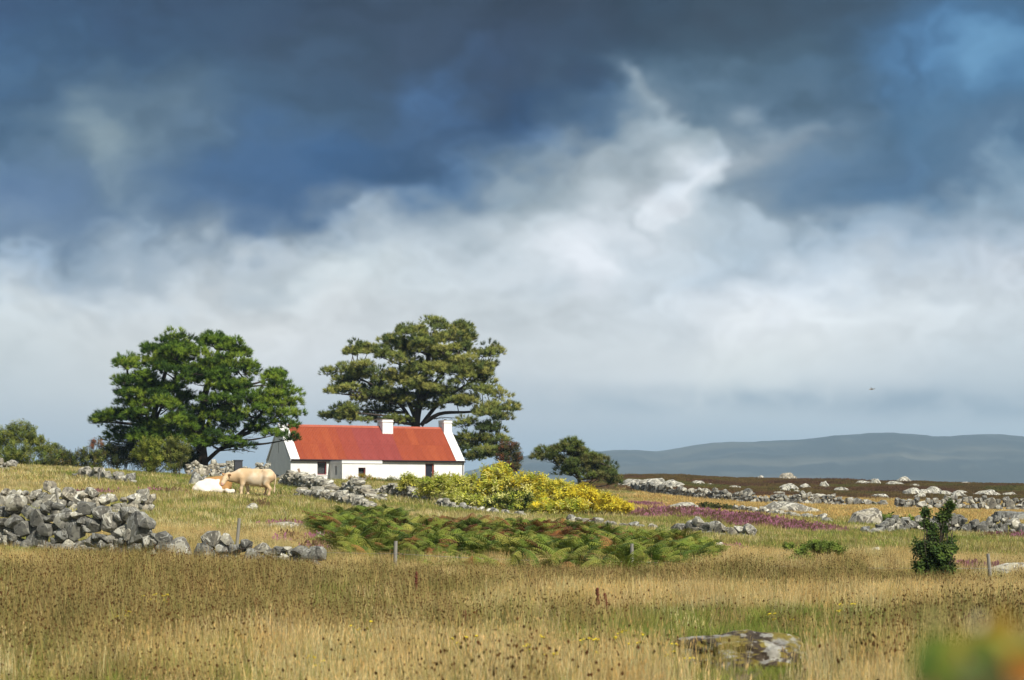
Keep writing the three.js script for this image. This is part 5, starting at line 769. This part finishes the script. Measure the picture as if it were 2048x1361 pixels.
  // heather moor on the rise to the right
  for (let k = 0; k < 26000; k++) {
    const d = mix(212, 372, Math.pow(r(), 0.8)), px = 1130 + 1150 * r(), p = onGround(px, d); if (d < 226 + fbm(p.x / 9, p.z / 9, 1, 2) * 12) continue; if (isBlocked(p.x, p.z)) continue;
    const n = fbm(p.x / 16, p.z / 12, 31, 3), c = n > 0.18 ? [[0.15, 0.13, 0.035], [0.11, 0.11, 0.03]][k & 1] : n < -0.25 ? [[0.14, 0.075, 0.04], [0.12, 0.07, 0.03]][k & 1] : [[0.12, 0.082, 0.026], [0.165, 0.112, 0.04]][k & 1];
    drop('heath', 'moor_heather', k & 1, place(p.x, p.y, p.z, spin(r() * 6.28), 0.75 + r() * 0.4, 0.34 + r() * 0.26), tint(c, r, 0.25));
  }
  const about = { meadow_grass: ['tall straw and green meadow grass over all the fields', 'grass'], rushes: ['brown-headed rushes standing in the front meadow', 'rushes'], heather: ['purple heather patches among the stones', 'heather'], moor_heather: ['dark brown heather covering the rise on the right', 'heather'] };
  const groups = {};
  for (const [key, list] of piles) { const [name, kind, i] = key.split('|'); if (!groups[name]) { const g = groups[name] = new THREE.Group(); g.name = name; scene.add(g); tag(g, ...about[name], null, 'stuff'); } instances('blades', kinds[kind][i], bladeMat, list, groups[name]).userData.kind = 'stuff'; }
}

// ------------------------------------------------------------------ single plants in the meadow
{
  const dockMat = std(0.13, 0.035, 0.015, 0.95), stalk = std(0.16, 0.08, 0.04, 0.95), r = rng(31);
  const spots = [[831, 27, 0.62, 'tall rust-brown dock spike right of the pale fence post'], [925, 20.5, 0.42, 'thin dark dock stem in the straw left of the yellow flowers'], [336, 24.5, 0.38, 'reddish dock stem beside the yellow ragwort'], [508, 24.5, 0.34, 'bent brown dock stem in the rushes left of centre'], [1196, 24.5, 0.48, 'branched dark dock stalk below the bracken\'s middle'], [1214, 24, 0.44, 'second branched dark stalk below the bracken\'s middle']];
  for (const [px, d, h, label] of spots) {
    const t = thing('dock_plant', label, 'plant', onGround(px, d), 'dock stalks in the meadow'), bend = V3((r() - 0.5) * 0.1, h, (r() - 0.5) * 0.1);
    mesh('stem', taperTube([V3(0, -0.05, 0), V3(bend.x * 0.3, h * 0.5, 0), bend], 0.008, 0.004, 5, 4), stalk, t);
    const b = []; for (let i = 0; i < 70; i++) { const s = 0.55 + 0.45 * r(), g = new THREE.OctahedronGeometry(0.012 + r() * 0.012); g.translate(bend.x * s * s + (r() - 0.5) * 0.055 * (1.2 - s), h * s, bend.z * s + (r() - 0.5) * 0.055 * (1.2 - s)); b.push(g); } mesh('seed_head', mergeGeometries(b), dockMat, t);
  }
  const petal = std(0.65, 0.5, 0.01, 0.8), leafG = std(0.12, 0.16, 0.03, 0.95);
  const rag = [[318, 24, 14, 'tall ragwort clump with many yellow flowers in the left rushes'], [252, 20.7, 4, 'few-flowered ragwort left of the large clump'], [935, 16.2, 5, 'yellow ragwort in the middle of the foreground straw'], [1085, 16, 8, 'yellow ragwort left of the foreground rock mound'], [1180, 16.2, 5, 'low yellow ragwort nearest the foreground rock mound'], [1690, 21.6, 4, 'yellow ragwort in the straw band on the right'], [1362, 15.5, 5, 'yellow ragwort at the near corner of the rock mound'], [1980, 21, 2, 'lone yellow flower above the blurred leaves'], [1260, 16.8, 6, 'yellow ragwort behind the purple heather tuft in the foreground'], [1560, 19.7, 4, 'yellow ragwort behind the rock mound'], [640, 15, 4, 'yellow ragwort in the foreground left of the dark little rock'], [725, 18, 4, 'yellow ragwort under the rust-brown dock spike']];
  for (const [px, d, n, label] of rag) {
    const t = thing('ragwort', label, 'plant', onGround(px, d), 'yellow ragwort plants in the meadow'), st = [], fl = [];
    for (let i = 0; i < n; i++) { const e = V3((r() - 0.5) * (0.12 + n * 0.03), 0.3 + r() * 0.16, (r() - 0.5) * 0.3); st.push(taperTube([V3((r() - 0.5) * 0.05, -0.05, 0), e.clone().multiplyScalar(0.55).add(V3(0, 0.05, 0)), e], 0.006, 0.003, 4, 3)); for (let j = 0; j < 3; j++) { const g = new THREE.CylinderGeometry(0.012, 0.006, 0.009, 7); g.rotateX((r() - 0.2) * 0.6); g.translate(e.x + (r() - 0.5) * 0.05, e.y + r() * 0.02, e.z + (r() - 0.5) * 0.05); fl.push(g); } }
    mesh('stems', mergeGeometries(st), leafG, t); mesh('flowers', mergeGeometries(fl), petal, t);
  }
}
{ // bramble close to the lens at the lower right
  const t = thing('bramble', 'blurred green and orange bramble leaves close to the lens', 'bramble', onGround(1980, 0.95, -0.02)), r = rng(5), base = t.position, wood = [];
  const leafAt = (px, row, d, s, c, k) => {
    d *= 0.62; s *= 0.6; const p = inSpace(px, row, d).sub(base), sh = new THREE.Shape(); sh.moveTo(0, -1); sh.bezierCurveTo(0.75, -0.6, 0.7, 0.3, 0, 1); sh.bezierCurveTo(-0.7, 0.3, -0.75, -0.6, 0, -1);
    const g = new THREE.ExtrudeGeometry(sh, { depth: 0.02, bevelEnabled: false, curveSegments: 8 }), q = g.attributes.position; for (let i = 0; i < q.count; i++) q.setZ(i, q.getZ(i) + 0.25 * q.getX(i) ** 2 - 0.12 * q.getY(i) ** 2); g.computeVertexNormals(); g.scale(s, s, s);
    const m = mesh('leaf', g, leafy(0.35, { color: new THREE.Color().setRGB(...c) }), t); m.position.copy(p); m.rotation.set((r() - 0.5) * 0.9 - 0.2, (r() - 0.5) * 0.9, r() * 6.28); return p;
  };
  const G1 = [0.16, 0.22, 0.03], G2 = [0.1, 0.2, 0.03], O1 = [0.38, 0.17, 0.03], Y1 = [0.34, 0.32, 0.05], P1 = [0.6, 0.55, 0.36], D1 = [0.12, 0.16, 0.05];
  const tips = [[1878, 1290, 1.45, 0.02, G1], [1925, 1300, 1.4, 0.018, Y1], [1852, 1335, 1.3, 0.021, G2], [1915, 1325, 1.45, 0.017, O1], [1960, 1262, 1.5, 0.013, P1], [1990, 1270, 1.45, 0.022, [0.34, 0.22, 0.03]], [2005, 1300, 1.4, 0.021, Y1], [1975, 1310, 1.35, 0.02, G1], [2035, 1290, 1.5, 0.02, [0.4, 0.3, 0.1]], [2000, 1335, 1.4, 0.014, P1], [1950, 1345, 1.35, 0.022, D1], [2035, 1340, 1.3, 0.024, O1], [1985, 1360, 1.3, 0.023, D1], [1900, 1370, 1.35, 0.022, G1], [1868, 1238, 1.6, 0.012, [0.3, 0.3, 0.1]], [2045, 1320, 1.4, 0.02, G1], [2010, 1275, 1.55, 0.012, P1], [1940, 1280, 1.5, 0.014, [0.2, 0.13, 0.05]]];
  for (const [px, row, d, s, c] of tips) { const p = leafAt(px, row, d, s, c); wood.push(taperTube([V3((r() - 0.5) * 0.1, 0, (r() - 0.5) * 0.1), V3(p.x * 0.5 + (r() - 0.5) * 0.1, p.y * 0.6, p.z * 0.5), p], 0.005, 0.0018, 5, 5)); }
  for (let i = 0; i < 46; i++) leafAt(1860 + r() * 330, 1385 + r() * 900, 1.3 + r() * 0.5, 0.018 + r() * 0.008, [G1, G2, O1, Y1, D1][i % 5]);
  mesh('stems', mergeGeometries(wood), std(0.16, 0.07, 0.04, 0.8), t);
}
renderer.render(scene, camera);
